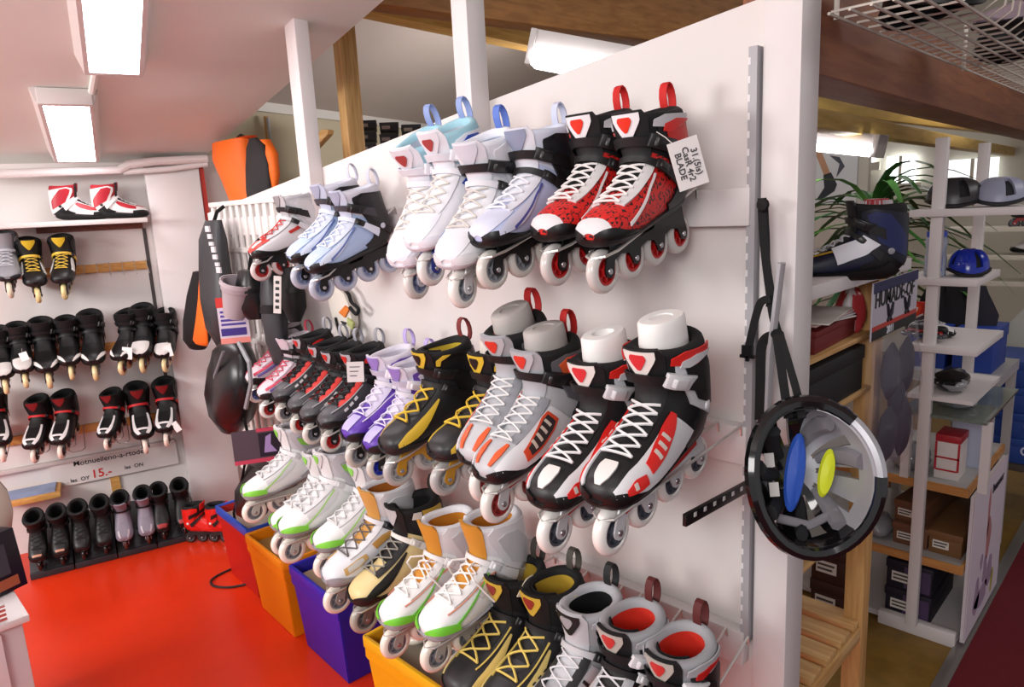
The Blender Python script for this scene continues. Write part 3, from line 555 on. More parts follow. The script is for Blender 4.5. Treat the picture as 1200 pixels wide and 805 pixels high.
 'greysilver': dict(shell='a9abaf', toe='151517', heel='19191b', eyestay='3a3a3d', lace='d9d9dc', strap='c4c5c8', buckle='2b2b2e', cuff='17171a', cuff2='222226', collar='b1b2b6', lining='101012', tongue='c3c4c8', badge=('1b1b1d', '9fa0a4'), loop='2d2d30', frame='19191c', wheel='cfcbc4', hub='6d6e73',
             patches=[('side_panel', LOWSIDE, 'b4b6ba', 0.0035, True), ('collar_panel', COLLARP, 'b4b5b9', 0.010, True)] + slots('232326', 3.0, 5, 58, 84)),
 'blackcherry': dict(shell='1d1d20', toe='151517', heel='17171a', eyestay='b9babd', lace='d9d9dc', strap='1a1a1c', cstrap='17171a', buckle='d9d9dc', cuff='17171a', cuff2='1d1d20', rivet='c22a26', collar='a3a4a8', lining='d62f1d', lining2='141416', tongue='232326', badge=('b7b2a9', 'c4302c'), loop='5e2624', frame='1b1b1e', wheel='cbc6be', hub='8e2a2a',
             patches=[('red_panel', MIDSIDE, 'c8281f', 0.004, True), ('white_line', LINE1, 'd9d6cf', 0.005, True), ('collar_panel', COLLARP, 'b0b1b5', 0.010, True), ('collar_stripe', [(9.9, 58, 68), (10.6, 60, 84), (11.1, 84, 108)], 'c4231f', 0.0115, True)]),
 # skates on the far wall
 'kidgrey': dict(shell='8b8d92', toe='33343a', heel='44454a', lace='b9bbc0', strap='a9abb0', cuff='9a9ca1', collar='6d6f75', lining='3a3b40', tongue='8b8d93', frame='2a2a2d', wheel='d8d2b8', hub='c9a3a3'),
 'kidyellow': dict(shell='1d1d1f', toe='232326', heel='18181a', strap='d8b23a', lace='c9a83c', cuff='161618', cuff2='1f1f22', collar='161618', lining='cfae2e', tongue='26241c', badge=('d2b130',), frame='17171a', wheel='d6c98f', hub='6a6a6a', patches=[('side_panel', MIDSIDE, 'c9cac4', 0.004, True)]),
 'kidblack': dict(shell='19191b', toe='19191b', heel='161618', strap='222226', cstrap='26262a', cuff='151517', cuff2='1c1c1e', collar='141416', lining='0f0f10', tongue='1b1b1e', frame='17171a', wheel='e2cf9c', hub='a9555a', patches=[('white_trim', [(0.5, 44, 64), (1.2, 38, 66), (2.2, 50, 80), (3.0, 76, 92)], 'd9d6d2', 0.0045, True)]),
 'kidblack_w': dict(shell='19191b', vamp='cfccc9', toe='161618', heel='161618', strap='1b1b1e', cstrap='26262a', cuff='151517', cuff2='1c1c1e', collar='141416', lining='0f0f10', tongue='1b1b1e', frame='17171a', wheel='e2cf9c', hub='a9555a'),
 'kidwhite': dict(shell='1b1b1d', toe='17171a', heel='161618', strap='c4282c', cuff='141416', cuff2='1b1b1d', collar='131315', lining='0f0f10', tongue='19191b', badge=('7c1c20',), frame='17171a', wheel='ead9cc', hub='7a3a3c',
             patches=[('white_rail', [(0.7, 22, 60), (1.8, 30, 60), (3.0, 30, 46), (4.6, 30, 42)], 'd9d6d6', 0.0045, True), ('white_bar', [(1.5, -30, 30), (1.9, -30, 30)], 'd9d6d6', 0.005, False)]),
 'standblack': dict(shell='1d1d1f', toe='1a1a1c', heel='171719', strap='151517', lace='2b2b2d', cuff='19191b', cuff2='222224', collar='161618', lining='0e0e10', tongue='222225', frame='1b1b1d', wheel='2b2826', hub='3a3634'),
 'standcopper': dict(shell='1c1b1d', patches=[('copper_bar', [(1.3, -34, 34), (1.8, -34, 34)], 'b9876e', 0.004, False)], toe='1a1a1c', heel='171719', strap='151517', lace='2b2b2d', cuff='19191b', cuff2='222224', collar='161618', lining='0e0e10', tongue='222225', frame='1b1b1d', wheel='2b2826', hub='3a3634'),
 'standlilac': dict(shell='85818f', toe='8d8a97', heel='77737f', strap='2a2a2d', cuff='8b8795', cuff2='9793a0', collar='17171a', lining='101012', tongue='8d8997', frame='a9a6ae', wheel='4a2c26', hub='5a4a46', patches=[('white_rail', [(0.9, 30, 50), (2.6, 26, 40)], 'b9b6be', 0.004, True)]),
 'standred': dict(shell='1c1b1d', patches=[('red_bar', [(1.0, -44, 44), (2.0, -40, 40)], '9c2a2c', 0.004, False)], toe='1a1a1c', heel='171719', strap='19191b', cuff='19191b', cuff2='242426', collar='161618', lining='0e0e10', tongue='222225', frame='1b1b1d', wheel='3a2826', hub='3a3634'),
 'hardred': dict(shell='d8221a', gloss=0.3, heel='cc1d16', strap='1a1a1c', cstrap='17171a', buckle='2a2a2c', cuff='d8221a', rivet='d9d9d9', collar='1a1a1c', lining='151517', tongue='d21f18', frame='17171a', wheel='2c2c2e', hub='5a5a5c', sole='c41c15'),
 'shelf': dict(shell='e2dedd', vamp='dcd8d7', toe='e2dedd', heel='18181a', sole='161618', lace='d9d6d4', strap='d9d6d4', buckle='9a9a9c', cuff='dedad9', cuff2='a51f2c', rivet='2a2a2c', collar='9c1f2a', lining='3a3032', tongue='2a2224', badge=('a51f2c',), patches=[('red_panel', MIDSIDE, 'a81f2b', 0.004, True), ('red_mark', [(1.6, 20, 40), (3.0, 24, 44)], 'b0222e', 0.0035, True), ('sole_wrap', [(0.6, 88, 112), (2.0, 84, 112), (3.4, 92, 114)], '1a1a1c', 0.0055, True)]),
}
del SCHEMES['yellow_form']
SCHEMES['yellow_f'] = dict(SCHEMES['yellow'], form=('d9d2c8', 0.04, False))
SCHEMES['race_n'] = dict(SCHEMES['race'], form=('efedea', 0.045, True))
SCHEMES['purple_b'] = dict(SCHEMES['purple'], hub='2c3cb0')
SCHEMES['blackred_w'] = dict(SCHEMES['blackred'], hub='8b8c92')
SCHEMES['pink_r'] = dict(SCHEMES['pink'], hub='c43a3a')
SCHEMES['cherry_plain'] = dict(SCHEMES['blackcherry'])
# ---------------------------------------------------------------- skates on the panel

PANEL = [
 # scheme, pixel, y of front wheel, pitch, yaw, scale, full label, short phrase for its hook, anchor (w = front wheel, c = collar), row
 ('red', 706, 318, 0.95, 12, 0, 0.96, 'red checked inline skate with white price tag at right end of top row', 'red skate with the price tag', 'w', 0),
 ('red', 652, 310, 0.95, 12, 0, 0.96, 'red checked inline skate beside the lilac one, without price tag', 'red skate beside the lilac one', 'w', 0),
 ('lilac', 577, 316, 0.91, 11, 0, 0.95, 'lilac inline skate with black cuff and black frame in top row', 'lilac skate', 'w', 0),
 ('white', 542, 338, 0.89, 21, 10, 0.97, 'all white inline skate leaning toe down beside the lilac one', 'all white skate', 'w', 0),
 ('whiteblue', 505, 314, 0.92, 24, 8, 0.95, 'white inline skate with blue frame, next to the all white one', 'white skate with blue frame', 'w', 0),
 ('whiteblue_w', 488, 330, 0.96, 32, 12, 1.0, 'white and teal inline skate tipped steeply, blue ankle panel, high cuff', 'steeply tipped white and teal skate', 'w', 0),
 ('lightblue', 377, 337, 0.98, 14, -3, 0.92, 'light blue inline skate with black cuff, nearer one of its pair', 'nearer light blue skate', 'w', 0),
 ('lightblue', 355, 324, 1.00, 14, -3, 0.92, 'light blue inline skate half hidden behind its twin in top row', 'half hidden light blue skate', 'w', 0),
 ('whitered', 306, 317, 1.03, 10, -6, 0.86, 'silver and red inline skate at far left end of top row', 'silver and red skate', 'w', 0),
 ('race', 716, 621, 0.83, 11, 0, 1.03, 'white black and red inline skate with flat topped white foot form', 'skate with flat topped foot form', 'w', 1),
 ('race_n', 650, 621, 0.83, 11, 0, 1.03, 'white black and red inline skate with hollowed white foot form', 'skate with hollowed foot form', 'w', 1),
 ('silver', 583, 588, 0.83, 11, 0, 1.0, 'silver and orange inline skate, nearer of the two, left of the foot forms', 'nearer silver and orange skate', 'w', 1),
 ('silver', 568, 564, 0.86, 19, 5, 1.0, 'silver and orange inline skate, farther of the two, with red pull loop highest', 'farther silver and orange skate', 'w', 1),
 ('yellow_f', 522, 560, 0.89, 6, -4, 0.96, 'black and yellow inline skate with beige form in it, gold frame', 'black and yellow skate with beige form', 'w', 1),
 ('yellow', 467, 550, 0.89, 12, -6, 0.98, 'black and yellow inline skate with open yellow lining, gold frame', 'black and yellow skate with open lining', 'w', 1),
 ('purple_b', 444, 546, 0.95, 12, 0, 0.90, 'purple inline skate with blue wheel hubs beside the yellow pair', 'purple skate with blue hubs', 'w', 1),
 ('purple', 419, 532, 0.95, 12, 0, 0.92, 'purple inline skate with white tag on its cuff in middle row', 'purple skate with a white tag', 'w', 1),
 ('blackred', 389, 516, 0.97, 12, 0, 0.88, 'black and grey inline skate with red hubs next to purple pair', 'black and grey skate next to purple pair', 'w', 1),
 ('blackred_w', 367, 507.5, 0.98, 12, 0, 0.86, 'black and grey inline skate with pale hubs, second from purple pair', 'second black and grey skate from purple pair', 'w', 1),
 ('blackred', 352, 496, 0.99, 12, 0, 0.84, 'black and grey inline skate with red hubs, third from purple pair', 'third black and grey skate from purple pair', 'w', 1),
 ('blackred_w', 334, 483, 1.00, 12, 0, 0.84, 'black and grey inline skate beside the pink ones in middle row', 'black and grey skate beside pink ones', 'w', 1),
 ('pink_r', 315, 479, 1.01, 12, 0, 0.82, 'pink and white inline skate with red hubs in middle row', 'pink skate with red hubs', 'w', 1),
 ('pink', 301, 461, 1.03, 12, 0, 0.82, 'pink and white inline skate with blue hubs at far left of middle row', 'pink skate with blue hubs', 'w', 1),
 ('green', 298, 599, 0.87, 6, -8, 0.96, 'white inline skate with green toe rim at far left of bottom row', 'leftmost white and green skate', 'w', 2),
 ('green', 332, 635.6, 0.88, 6, -4, 0.96, 'white and green inline skate, second from left in bottom row', 'second white and green skate from left', 'w', 2),
 ('green', 342.6, 644, 0.83, 6, -4, 0.98, 'white and green inline skate, third from left in bottom row', 'third white and green skate from left', 'w', 2),
 ('green', 383, 661, 0.87, 6, -4, 0.98, 'white and green inline skate beside the gold trimmed white one', 'fourth white and green skate from left', 'w', 2),
 ('whitegold', 395.6, 701, 0.83, 7, -4, 1.0, 'white inline skate with gold panels and brown lining in bottom row', 'white skate with gold panels', 'w', 2),
 ('cream', 427, 723.5, 0.85, 7, -4, 1.0, 'cream and black inline skate with white strap in bottom row', 'cream and black skate', 'w', 2),
 ('greenorange', 463, 752, 0.84, 6, -4, 1.0, 'white inline skate with green toe, orange lining and loose laces, beside cream one', 'orange lined skate beside the cream one', 'w', 2),
 ('greenorange', 511, 766, 0.82, 6, -4, 1.0, 'white inline skate with green toe and orange lining, beside black and gold pair', 'orange lined skate beside the black and gold pair', 'w', 2),
 ('blackgold', 606, 664, 0.82, 5, -2, 1.0, 'black and gold inline skate, left one of its pair in bottom row', 'left black and gold skate', 'c', 2),
 ('blackgold', 649, 678, 0.82, 5, 0, 1.0, 'black and gold inline skate, right one of its pair in bottom row', 'right black and gold skate', 'c', 2),
 ('greysilver', 693, 698, 0.82, 5, 0, 1.0, 'silver grey inline skate with black lining in bottom row', 'silver grey skate', 'c', 2),
 ('blackcherry', 742, 718, 0.82, 5, 0, 1.0, 'black and grey inline skate with red lining, left of the last in bottom row', 'red lined skate left of the last', 'c', 2),
 ('cherry_plain', 799, 747, 0.82, 5, 0, 1.0, 'black and grey inline skate with red lining at right end of bottom row', 'last red lined skate', 'c', 2),
]
hookm = hexmat('d5d2cd', 0.3, metal=0.6)
ROWN = ('top', 'middle', 'bottom'); ROWZ = (1.515, 1.062, 0.622)
SK = {}
for (sch, px, py, yy, pitch, yaw, scl, label, short, anc, row) in PANEL:
    E = Vector((pitch * D2R, 0, yaw * D2R)); Rm = Matrix.Rotation(E.z, 4, 'Z') @ Matrix.Rotation(E.x, 4, 'X')
    if anc == 'w': p = aty(px, py, yy)
    else:
        o = Rm @ V(0, 0.205 * scl, 0.245 * scl); p = aty(px, py, yy + o.y) - o
    r = skate(sch, label, p, tuple(E), scl, group='inline skates in the %s row of the display panel' % ROWN[row]); SK[short] = r
    # wire hook under the boot: two prongs from the rail joined by a rounded nose
    M = Matrix.Translation(p) @ Rm; w = 0.024; zt = 0.045 * scl
    front = [M @ V(-w, 0.02, zt - 0.012), M @ V(-w * 0.8, -0.012, zt - 0.014), M @ V(0, -0.024, zt - 0.015), M @ V(w * 0.8, -0.012, zt - 0.014), M @ V(w, 0.02, zt - 0.012)]
    zr = ROWZ[row] + 0.004; b0 = M @ V(-w, 0.29, 0); b1 = M @ V(w, 0.29, 0)
    a = V(b0.x, PY - 0.032, zr); b = V(b1.x, PY - 0.032, zr)
    h = MB().tube([a + V(0, 0, -0.02), a + V(0, -0.004, 0.0)] + front + [b + V(0, -0.004, 0.0), b + V(0, 0, -0.02)], 0.0026, 6).obj('wire_hook', hookm)
    tag(h, 'bent wire hook holding the ' + short, 'hook', 'wire hooks of the display panel')
# ---------------------------------------------------------------- far wall: shelf, rails, skates
RZ = math.atan2(WN.x, -WN.y)      # turns a skate so that its toe points out of the far wall
sh = thing('wall_shelf', 'long white shelf board high on the far wall carrying two shoes', 'shelf')
boxobj('shelf_board', (0.0, -3.0, 1.517), (0.25, 0.142, 1.538), hexmat('d6d1ce', 0.45), sh, 0.002, MW)
boxobj('support_strip', (0.0, -0.30, 1.49), (0.02, 0.13, 1.516), wood('dark_strip_wood', '6b3a2c', '80483a', 8, 'X'), sh, 0.0, MW)
std = MB()
for k in range(34):
    z = 1.47 - k * 0.028; std.box((0.001, 0.128, z - 0.009), (0.006, 0.140, z + 0.009), MW)
std.box((0.0, 0.126, 0.50), (0.003, 0.142, 1.49), MW)
tag(std.obj('slotted_upright', hexmat('4a4443', 0.6)), 'thin slotted metal shelf upright beside the wall column', 'shelf upright')
# two boots without frames on the shelf, side on
for (px, py, rz, lab) in ((96, 256, 4, 'white and red skate boot without wheels, left one on the wall shelf'), (142, 250, 4, 'white and red skate boot without wheels, right one on the wall shelf')):
    p = atpl(px, py, wl(0, 0.13, 0), WN); p.z = 1.538
    # toe towards the column (along +WD)
    ang = math.atan2(WD.x, -WD.y) + rz * D2R
    R = Matrix.Rotation(ang, 4, 'Z'); o = R @ V(0, 0.095, 0.033); 
    skate('shelf', lab, V(p.x, p.y, p.z) - V(o.x, o.y, 0) + V(0, 0, -0.0225), (0, 0, ang), 0.74, name='skate_boot', cat='skate boot', group='skate boots on the wall shelf')
rail_m = wood('beech_rail_wood', 'c08a45', 'd4a45e', 10, 'Y')
RAILS = ((1.315, 'beech hook rail under the shoe shelf on the far wall'), (0.938, 'beech hook rail behind the row of black skates on the far wall'), (0.556, 'beech hook rail behind the black and white skates above the sign'))
for z, lab in RAILS:
    tag(MB().box((0.0, -3.0, z - 0.020), (0.018, 0.125, z + 0.020), MW).obj('hook_rail', rail_m, bevel=0.002), lab, 'hook rail', 'hook rails on the far wall')
def wall_hook(u, z, lab, L=0.24, drop=0.05, w=0.02):
    pts = [MW @ V(0.016, u - w, z + 0.018), MW @ V(0.02, u - w, z + 0.022), MW @ V(0.03, u - w, z + 0.016), MW @ V(L - 0.02, u - w, z - drop), MW @ V(L, u - w * 0.5, z - drop - 0.004), MW @ V(L, u + w * 0.5, z - drop - 0.004), MW @ V(L - 0.02, u + w, z - drop), MW @ V(0.03, u + w, z + 0.016), MW @ V(0.02, u + w, z + 0.022), MW @ V(0.016, u + w, z + 0.018)]
    h = MB().tube(pts, 0.0022, 5).obj('wall_hook', hexmat('a9a19a', 0.35, metal=0.5)); return tag(h, lab, 'hook', 'wire hooks on the far wall')
WALLSK = [
 ('kidgrey', 12, 340, 12, 0, 0.86, 0, 'grey inline skate at left end of the top hook rail', 'grey skate'),
 ('kidyellow', 44.5, 346, 12, 6, 0.86, 0, 'black and yellow inline skate beside the grey one on the far wall', 'left yellow strapped skate'),
 ('kidyellow', 75.6, 342, 12, -6, 0.86, 0, 'black and yellow inline skate rightmost on the top hook rail', 'right yellow strapped skate'),
 ('kidblack_w', 7, 453, 14, 4, 0.84, 1, 'black inline skate cut by the left picture edge, middle rail of far wall', 'black skate at picture edge'),
 ('kidblack_w', 30, 446, 14, 4, 0.82, 1, 'black inline skate with white tag on toe, second from left edge on middle rail', 'second black skate'),
 ('kidblack', 58, 446, 14, 2, 0.90, 1, 'black inline skate with plain white toe trim, third from left edge on middle rail', 'third black skate'),
 ('kidblack', 84, 437, 14, -2, 0.82, 1, 'black inline skate, fourth from left edge on middle rail of far wall', 'fourth black skate'),
 ('kidblack', 112, 437, 14, -4, 0.92, 1, 'black inline skate, fifth from left edge on middle rail of far wall', 'fifth black skate'),
 ('kidblack', 143.6, 431, 14, -24, 0.86, 1, 'black inline skate turned sideways with white tag hanging, middle rail', 'turned black skate'),
 ('kidblack_w', 167.6, 428, 14, -14, 0.92, 1, 'tall black inline skate, second from the column on middle rail', 'tall black skate'),
 ('kidblack_w', 193.6, 428, 14, -16, 0.86, 1, 'black inline skate with hanging tag right beside the column', 'black skate beside the column'),
 ('kidwhite', 3, 532, 14, 6, 0.9, 2, 'black inline skate with white rails at left edge of the low rail', 'low skate at picture edge'),
 ('kidwhite', 41, 534, 14, -16, 0.82, 2, 'black and white inline skate with red strap, left of a pair on low rail', 'left one of the low pair'),
 ('kidwhite', 72.4, 529, 14, -16, 0.84, 2, 'black and white inline skate with red strap, right of a pair on low rail', 'right one of the low pair'),
 ('kidwhite', 126.4, 520, 14, -22, 0.78, 2, 'lone black and white inline skate with red strap in middle of low rail', 'lone low skate'),
 ('kidwhite', 170.4, 523, 14, 0, 0.95, 2, 'tall black and white inline skate with red strap near the column, left one', 'tall low skate, left one'),
 ('kidwhite', 195.6, 515, 14, -12, 0.92, 2, 'tall black and white inline skate with red strap right beside the column', 'tall low skate by the column'),
]
GN = ('top', 'middle', 'low')
for (sch, px, py, pitch, yaw, scl, row, lab, short) in WALLSK:
    u, z = wpx(px, py, 0.27); p = wl(u, 0.27, z)
    skate(sch, lab, p, (pitch * D2R, 0, RZ + yaw * D2R), scl, group='inline skates on the %s rail of the far wall' % GN[row])
    hz = RAILS[row][0]
    uu = u + math.sin(-yaw * D2R) * 0.12
    wall_hook(uu, hz, 'wire hook on the far wall under the ' + short, 0.26, max(0.01, hz - (z + 0.06)), 0.021)
# empty hooks
for i in range(6):
    u = -0.14 + i * 0.052
    tag(MB().tube([MW @ V(0.016, u, 1.335), MW @ V(0.022, u, 1.339), MW @ V(0.03, u, 1.33), MW @ V(0.20, u, 1.285), MW @ V(0.21, u, 1.29)], 0.0018, 5).obj('wall_hook', hexmat('a9a19a', 0.35, metal=0.5)), ('first', 'second', 'third', 'fourth', 'fifth', 'sixth')[i] + ' empty straight hook right of the yellow strapped skates on top rail', 'hook', 'empty straight hooks on the top rail')
wall_hook(wpx(90, 508, 0.02)[0], 0.556, 'empty looped hook on low rail, left of the lone skate', 0.2, 0.05, 0.032)
wall_hook(wpx(142, 498, 0.02)[0], 0.556, 'empty looped hook on low rail, right of the lone skate', 0.2, 0.05, 0.026)
# price tags dangling from skates on the middle rail
def price_tag(lab, p, w, h, rz, tilt=0.0, col='e9e6e4'):
    M = Matrix.Translation(p) @ Matrix.Rotation(rz, 4, 'Z') @ Matrix.Rotation(tilt, 4, 'Y')
    t = thing('price_tag', lab, 'price tag'); t.matrix_world = M
    MB().box((-w / 2, -0.0008, -h), (w / 2, 0.0008, 0)).obj('card', hexmat(col, 0.6), t)
    MB().tube([(0, 0, -0.003), (0, 0.003, 0.008), (0, 0.008, 0.016)], 0.0006, 4).obj('string', hexmat('d9d6d0', 0.7), t)
    return t
CAMZ = math.atan2(FWD[1], FWD[0]) - math.pi / 2
def on_wall(px, py, n): u, z = wpx(px, py, n); return wl(u, n, z)
price_tag('small white price tag hanging from the turned black skate', on_wall(149, 407, 0.30), 0.045, 0.055, CAMZ, 0.15)
price_tag('small white price tag on the black skate right beside the column', on_wall(196, 404, 0.30), 0.03, 0.055, CAMZ, -0.15)
price_tag('small white price tag on the second black skate from left', on_wall(26, 413, 0.31), 0.035, 0.036, CAMZ, -0.25)
price_tag('white price tag under the tall black and white skate by the column', on_wall(203, 495, 0.30), 0.03, 0.05, CAMZ, -0.5)
# sign board with lettering
sg = thing('price_sign', 'white price sign with black lettering and red number below the low rail', 'sign')
u0, zb = wpx(62, 575, 0.03); u1, zt = wpx(206, 518, 0.03)
boxobj('board', (0.012, u0, 0.293), (0.02, u1, 0.412), hexmat('d8cfcc', 0.5), sg, 0.0, MW)
RT = Matrix(((0, 0, 1, 0), (1, 0, 0, 0), (0, 1, 0, 0), (0, 0, 0, 1)))
def lettering(s, px, py, size, hx, parent, n=0.0205):
    u, z = wpx(px, py, n); me = text_mesh(s, size)
    o = obj('lettering', me, hexmat(hx, 0.6), parent); o.matrix_world = MW @ Matrix.Translation((n, u, z)) @ RT; return o
lettering('Motnuelleno-a-rtode', 128, 536, 0.036, '2a2624', sg); lettering('15.-', 119, 554, 0.058, 'c8201c', sg)
lettering('. les  OY', 92, 562, 0.026, '2a2624', sg); lettering('les  ON', 157, 546, 0.026, '2a2624', sg)
ls = thing('ledge_strip', 'narrow white ledge strip above the price sign', 'strip')
boxobj('strip', (0.0, -3.0, 0.408), (0.03, 0.13, 0.425), hexmat('cfc6c3', 0.5), ls, 0.001, MW)
boxobj('post', (0.0, wpx(137, 575, 0.0)[0] - 0.02, 0.0), (0.012, wpx(137, 575, 0.0)[0] + 0.02, 0.29), rail_m, ls, 0.0, MW)
# leaflet tray with blue picture
lt = thing('leaflet_tray', 'small wooden tray holding a blue picture, left of the price sign', 'tray')
ua = wpx(20, 586, 0.17)[0]; ub = wpx(71, 580, 0.17)[0]; zt = wpx(50, 582, 0.17)[1]
boxobj('tray_board', (0.0, ua - 0.1, zt - 0.02), (0.17, ub, zt + 0.006), rail_m, lt, 0.003, MW)
boxobj('picture', (0.02, ua - 0.08, zt + 0.006), (0.15, ub - 0.02, zt + 0.012), mat('blue_print', srgb('7f93ba'), 0.3, noise=0.45, nscale=9), lt, 0.0, MW)
# skates on slanted black stands along the floor
for i in range(4):
    ua = [-0.525, -0.355, -0.185, -0.02][i]; ub = [-0.36, -0.19, -0.025, 0.135][i]
    t = thing('skate_stand', ['slanted black floor stand at left holding copper toed boots', 'slanted black floor stand, second from left, holding plain black boots', 'slanted black floor stand holding the lilac boots', 'slanted black floor stand beside the column holding red toed boots'][i], 'stand', group='slanted black stands along the far wall')
    MB().prism([(0.02, 0.0), (0.33, 0.0), (0.33, 0.025), (0.26, 0.09), (0.02, 0.15)], ua, ub, 'Y', MW).obj('wedge', mat('stand_plastic', srgb('2b2c31'), 0.5, bump=0.3, bscale=90), t, bevel=0.004)
    boxobj('lip', (0.325, ua, 0.0), (0.34, ub, 0.03), mat('stand_plastic', srgb('2b2c31'), 0.5), t, 0.003, MW)
STAND = [('standcopper', 48, 664, 'black skate with copper toe on the leftmost stand, left one'), ('standcopper', 74, 655, 'black skate with copper toe on the leftmost stand, right one'), ('standblack', 99, 652, 'plain black skate on the second stand, left one'), ('standblack', 125, 645, 'plain black skate on the second stand, right one'),
         ('standlilac', 149, 643, 'lilac grey skate on the third stand, left one'), ('standlilac', 175, 635, 'lilac grey skate on the third stand, right one'), ('standred', 193, 630, 'black skate with red toe on the stand by the column, left one'), ('standred', 217, 620, 'black skate with red toe on the stand by the column, right one')]
for sch, px, py, lab in STAND:
    u, z = wpx(px, py, 0.34); p = wl(u, 0.34, max(z, 0.065))
    skate(sch, lab, p, (33 * D2R, 0, RZ - 4 * D2R), 0.70, group='skates on the slanted floor stands')
# red hard shell skates on the floor by the column
for (px, py, rz, lab) in ((266, 627, 195, 'bright red hard shell skate on the floor by the column'), (291, 629, 188, 'bright red hard shell skate half hidden behind the black bag')):
    p = atz(px, py, 0.028); skate('hardred', lab, p, (0, 0, rz * D2R - 60 * D2R), 0.70, group='red hard shell skates on the floor')
# ---------------------------------------------------------------- plastic bins under the panel
def bin_(lab, x0, x1, y0, y1, h, body, rim, fill, rot=0.0, hollow=True):
    t = thing('storage_bin', lab, 'bin', ((x0 + x1) / 2, (y0 + y1) / 2, 0), (0, 0, rot), 'plastic bins under the display panel')
    w, d = (x1 - x0) / 2, (y1 - y0) / 2; tp = 0.88
    def ring(s, z, k): return [V(-w * s + k, -d * s + k, z), V(w * s - k, -d * s + k, z), V(w * s - k, d * s - k, z), V(-w * s + k, d * s - k, z)]
    rows = [ring(tp, 0.0, 0), ring(tp + (1 - tp) * 0.78, h * 0.78, 0), ring(tp + (1 - tp) * 0.78 + 0.03, h * 0.79, 0), ring(1.0, h, 0), ring(1.0, h, 0.008), ring(tp, 0.012, 0.006)]
    v = [p for r in rows for p in r]; f = [(i * 4 + k, i * 4 + (k + 1) % 4, i * 4 + 4 + (k + 1) % 4, i * 4 + 4 + k) for i in range(5) for k in range(4)] + [(3, 2, 1, 0), (20, 21, 22, 23)]
    me = mesh('body', v, f, smooth=False)
    bm = bmesh.new(); bm.from_mesh(me)
    es = [e for e in bm.edges if abs(e.verts[0].co.z - e.verts[1].co.z) > h * 0.15 or e.calc_length() > 0.05]
    bmesh.ops.bevel(bm, geom=es, offset=0.007, segments=2, affect='EDGES', clamp_overlap=True); bm.to_mesh(me); bm.free(); me.shade_smooth(); me.set_sharp_from_angle(angle=0.7)
    obj('body', me, hexmat(body, 0.35), t)
    rm = MB()
    for (a, b, c, e) in ((-w, w, -d - 0.004, -d + 0.008), (-w, w, d - 0.008, d + 0.004), (-w - 0.004, -w + 0.008, -d, d), (w - 0.008, w + 0.004, -d, d)): rm.box((a, c, h - 0.03), (b, e, h + 0.004)) if True else None
    rm.obj('rim', hexmat(rim, 0.35), t, bevel=0.002)
    if fill:
        fl = boxobj('card_sheet', (-w * 0.86, -d * 0.86, h - 0.035), (w * 0.86, d * 0.86, h - 0.031), hexmat(fill, 0.8), t); fl['label'] = 'loose cardboard on top'
    return t
bin_('yellow plastic bin nearest the camera under the bottom row', -1.62, -1.24, 0.955, 1.31, 0.31, 'e2a012', 'e8b21e', '8a8272')
bin_('deep blue plastic bin with cardboard on top', -2.165, -1.825, 1.01, 1.37, 0.31, '2420a0', '2622a8', 'a8997e', -0.06)
bin_('orange plastic bin between the blue bin and the red one', -2.53, -2.20, 1.02, 1.38, 0.31, 'e8860e', 'ea8c14', '9c7a40', -0.06)
bin_('red plastic bin with blue rim farthest from the camera', -2.90, -2.56, 1.06, 1.42, 0.31, 'b8221c', '2a50b8', 'b0a59a', -0.06)
for (x, y, z, lab) in ((-1.36, 1.05, 0.30, 'pale spare wheel lying in the yellow bin, right one'), (-1.50, 1.06, 0.30, 'pale spare wheel lying in the yellow bin, left one')):
    t = thing('spare_wheel', lab, 'wheel', (x, y, z + 0.012), (0.3, math.pi / 2 - 0.25, 0.2)); obj('tyre', WHEELS('d8d2c4'), None, t); obj('hub', HUBS('6a6a6e'), None, t)
# cable on the floor
cpts = [atz(x, y, 0.006) for x, y in ((300, 655), (287, 660), (268, 668), (252, 676), (247, 682), (252, 687), (270, 688), (292, 684), (310, 682))]
def smooth_path(P, n=6):
    P = [Vector(p) for p in P]; out = []
    for i in range(len(P) - 1):
        p0, p1, p2, p3 = P[max(i - 1, 0)], P[i], P[i + 1], P[min(i + 2, len(P) - 1)]
        for k in range(n):
            t = k / n; out.append(0.5 * ((2 * p1) + (p2 - p0) * t + (2 * p0 - 5 * p1 + 4 * p2 - p3) * t * t + (3 * p1 - p0 - 3 * p2 + p3) * t ** 3))
    return out + [P[-1]]
tag(MB().tube(smooth_path(cpts), 0.005, 6).obj('power_cable', hexmat('3a3436', 0.5)), 'dark power cable looping on the red floor', 'cable')
# ---------------------------------------------------------------- shop area right of the end post
cork = mat('cork_lino', srgb('7a5c22'), 0.45, noise=0.5, nscale=14, bump=0.1, bscale=60)
carpet = mat('dark_red_carpet', srgb('64101c'), 0.95, noise=0.12, nscale=60, bump=0.6, bscale=300)
struct('floor_cork', MB().box((-4.5, 1.75, -0.06), (-0.47, 7.6, 0)).mesh('floor_cork'), cork)
struct('floor_carpet', MB().box((-0.432, -2.4, -0.06), (3.0, 7.6, 0.004)).mesh('floor_carpet'), carpet)
struct('trim_11', MB().box((-0.47, -2.4, -0.05), (-0.432, 7.6, 0.008)).mesh('trim_11', bevel=0.003), hexmat('8f8a86', 0.35, metal=0.6))
shop_wall = mat('shop_wall_paint', srgb('cfcbbd'), 0.7, noise=0.05, nscale=3)
struct('wall_far', MB().box((-4.5, 7.0, 0), (3.0, 7.05, 3.0)).mesh('wall_far'), shop_wall)
struct('ceiling_shop', MB().box((-0.46, 0.9, 2.28), (3.0, 7.05, 2.33)).mesh('ceiling_shop'), ceil_m)
red_beam = wood('reddish_beam_wood', '7c4a34', '96603f', 5, 'Y')
beam('trim_12', V(-0.545, 1.32, 1.715), V(-0.70, 7.0, 1.715), 0.12, 0.175, red_beam)
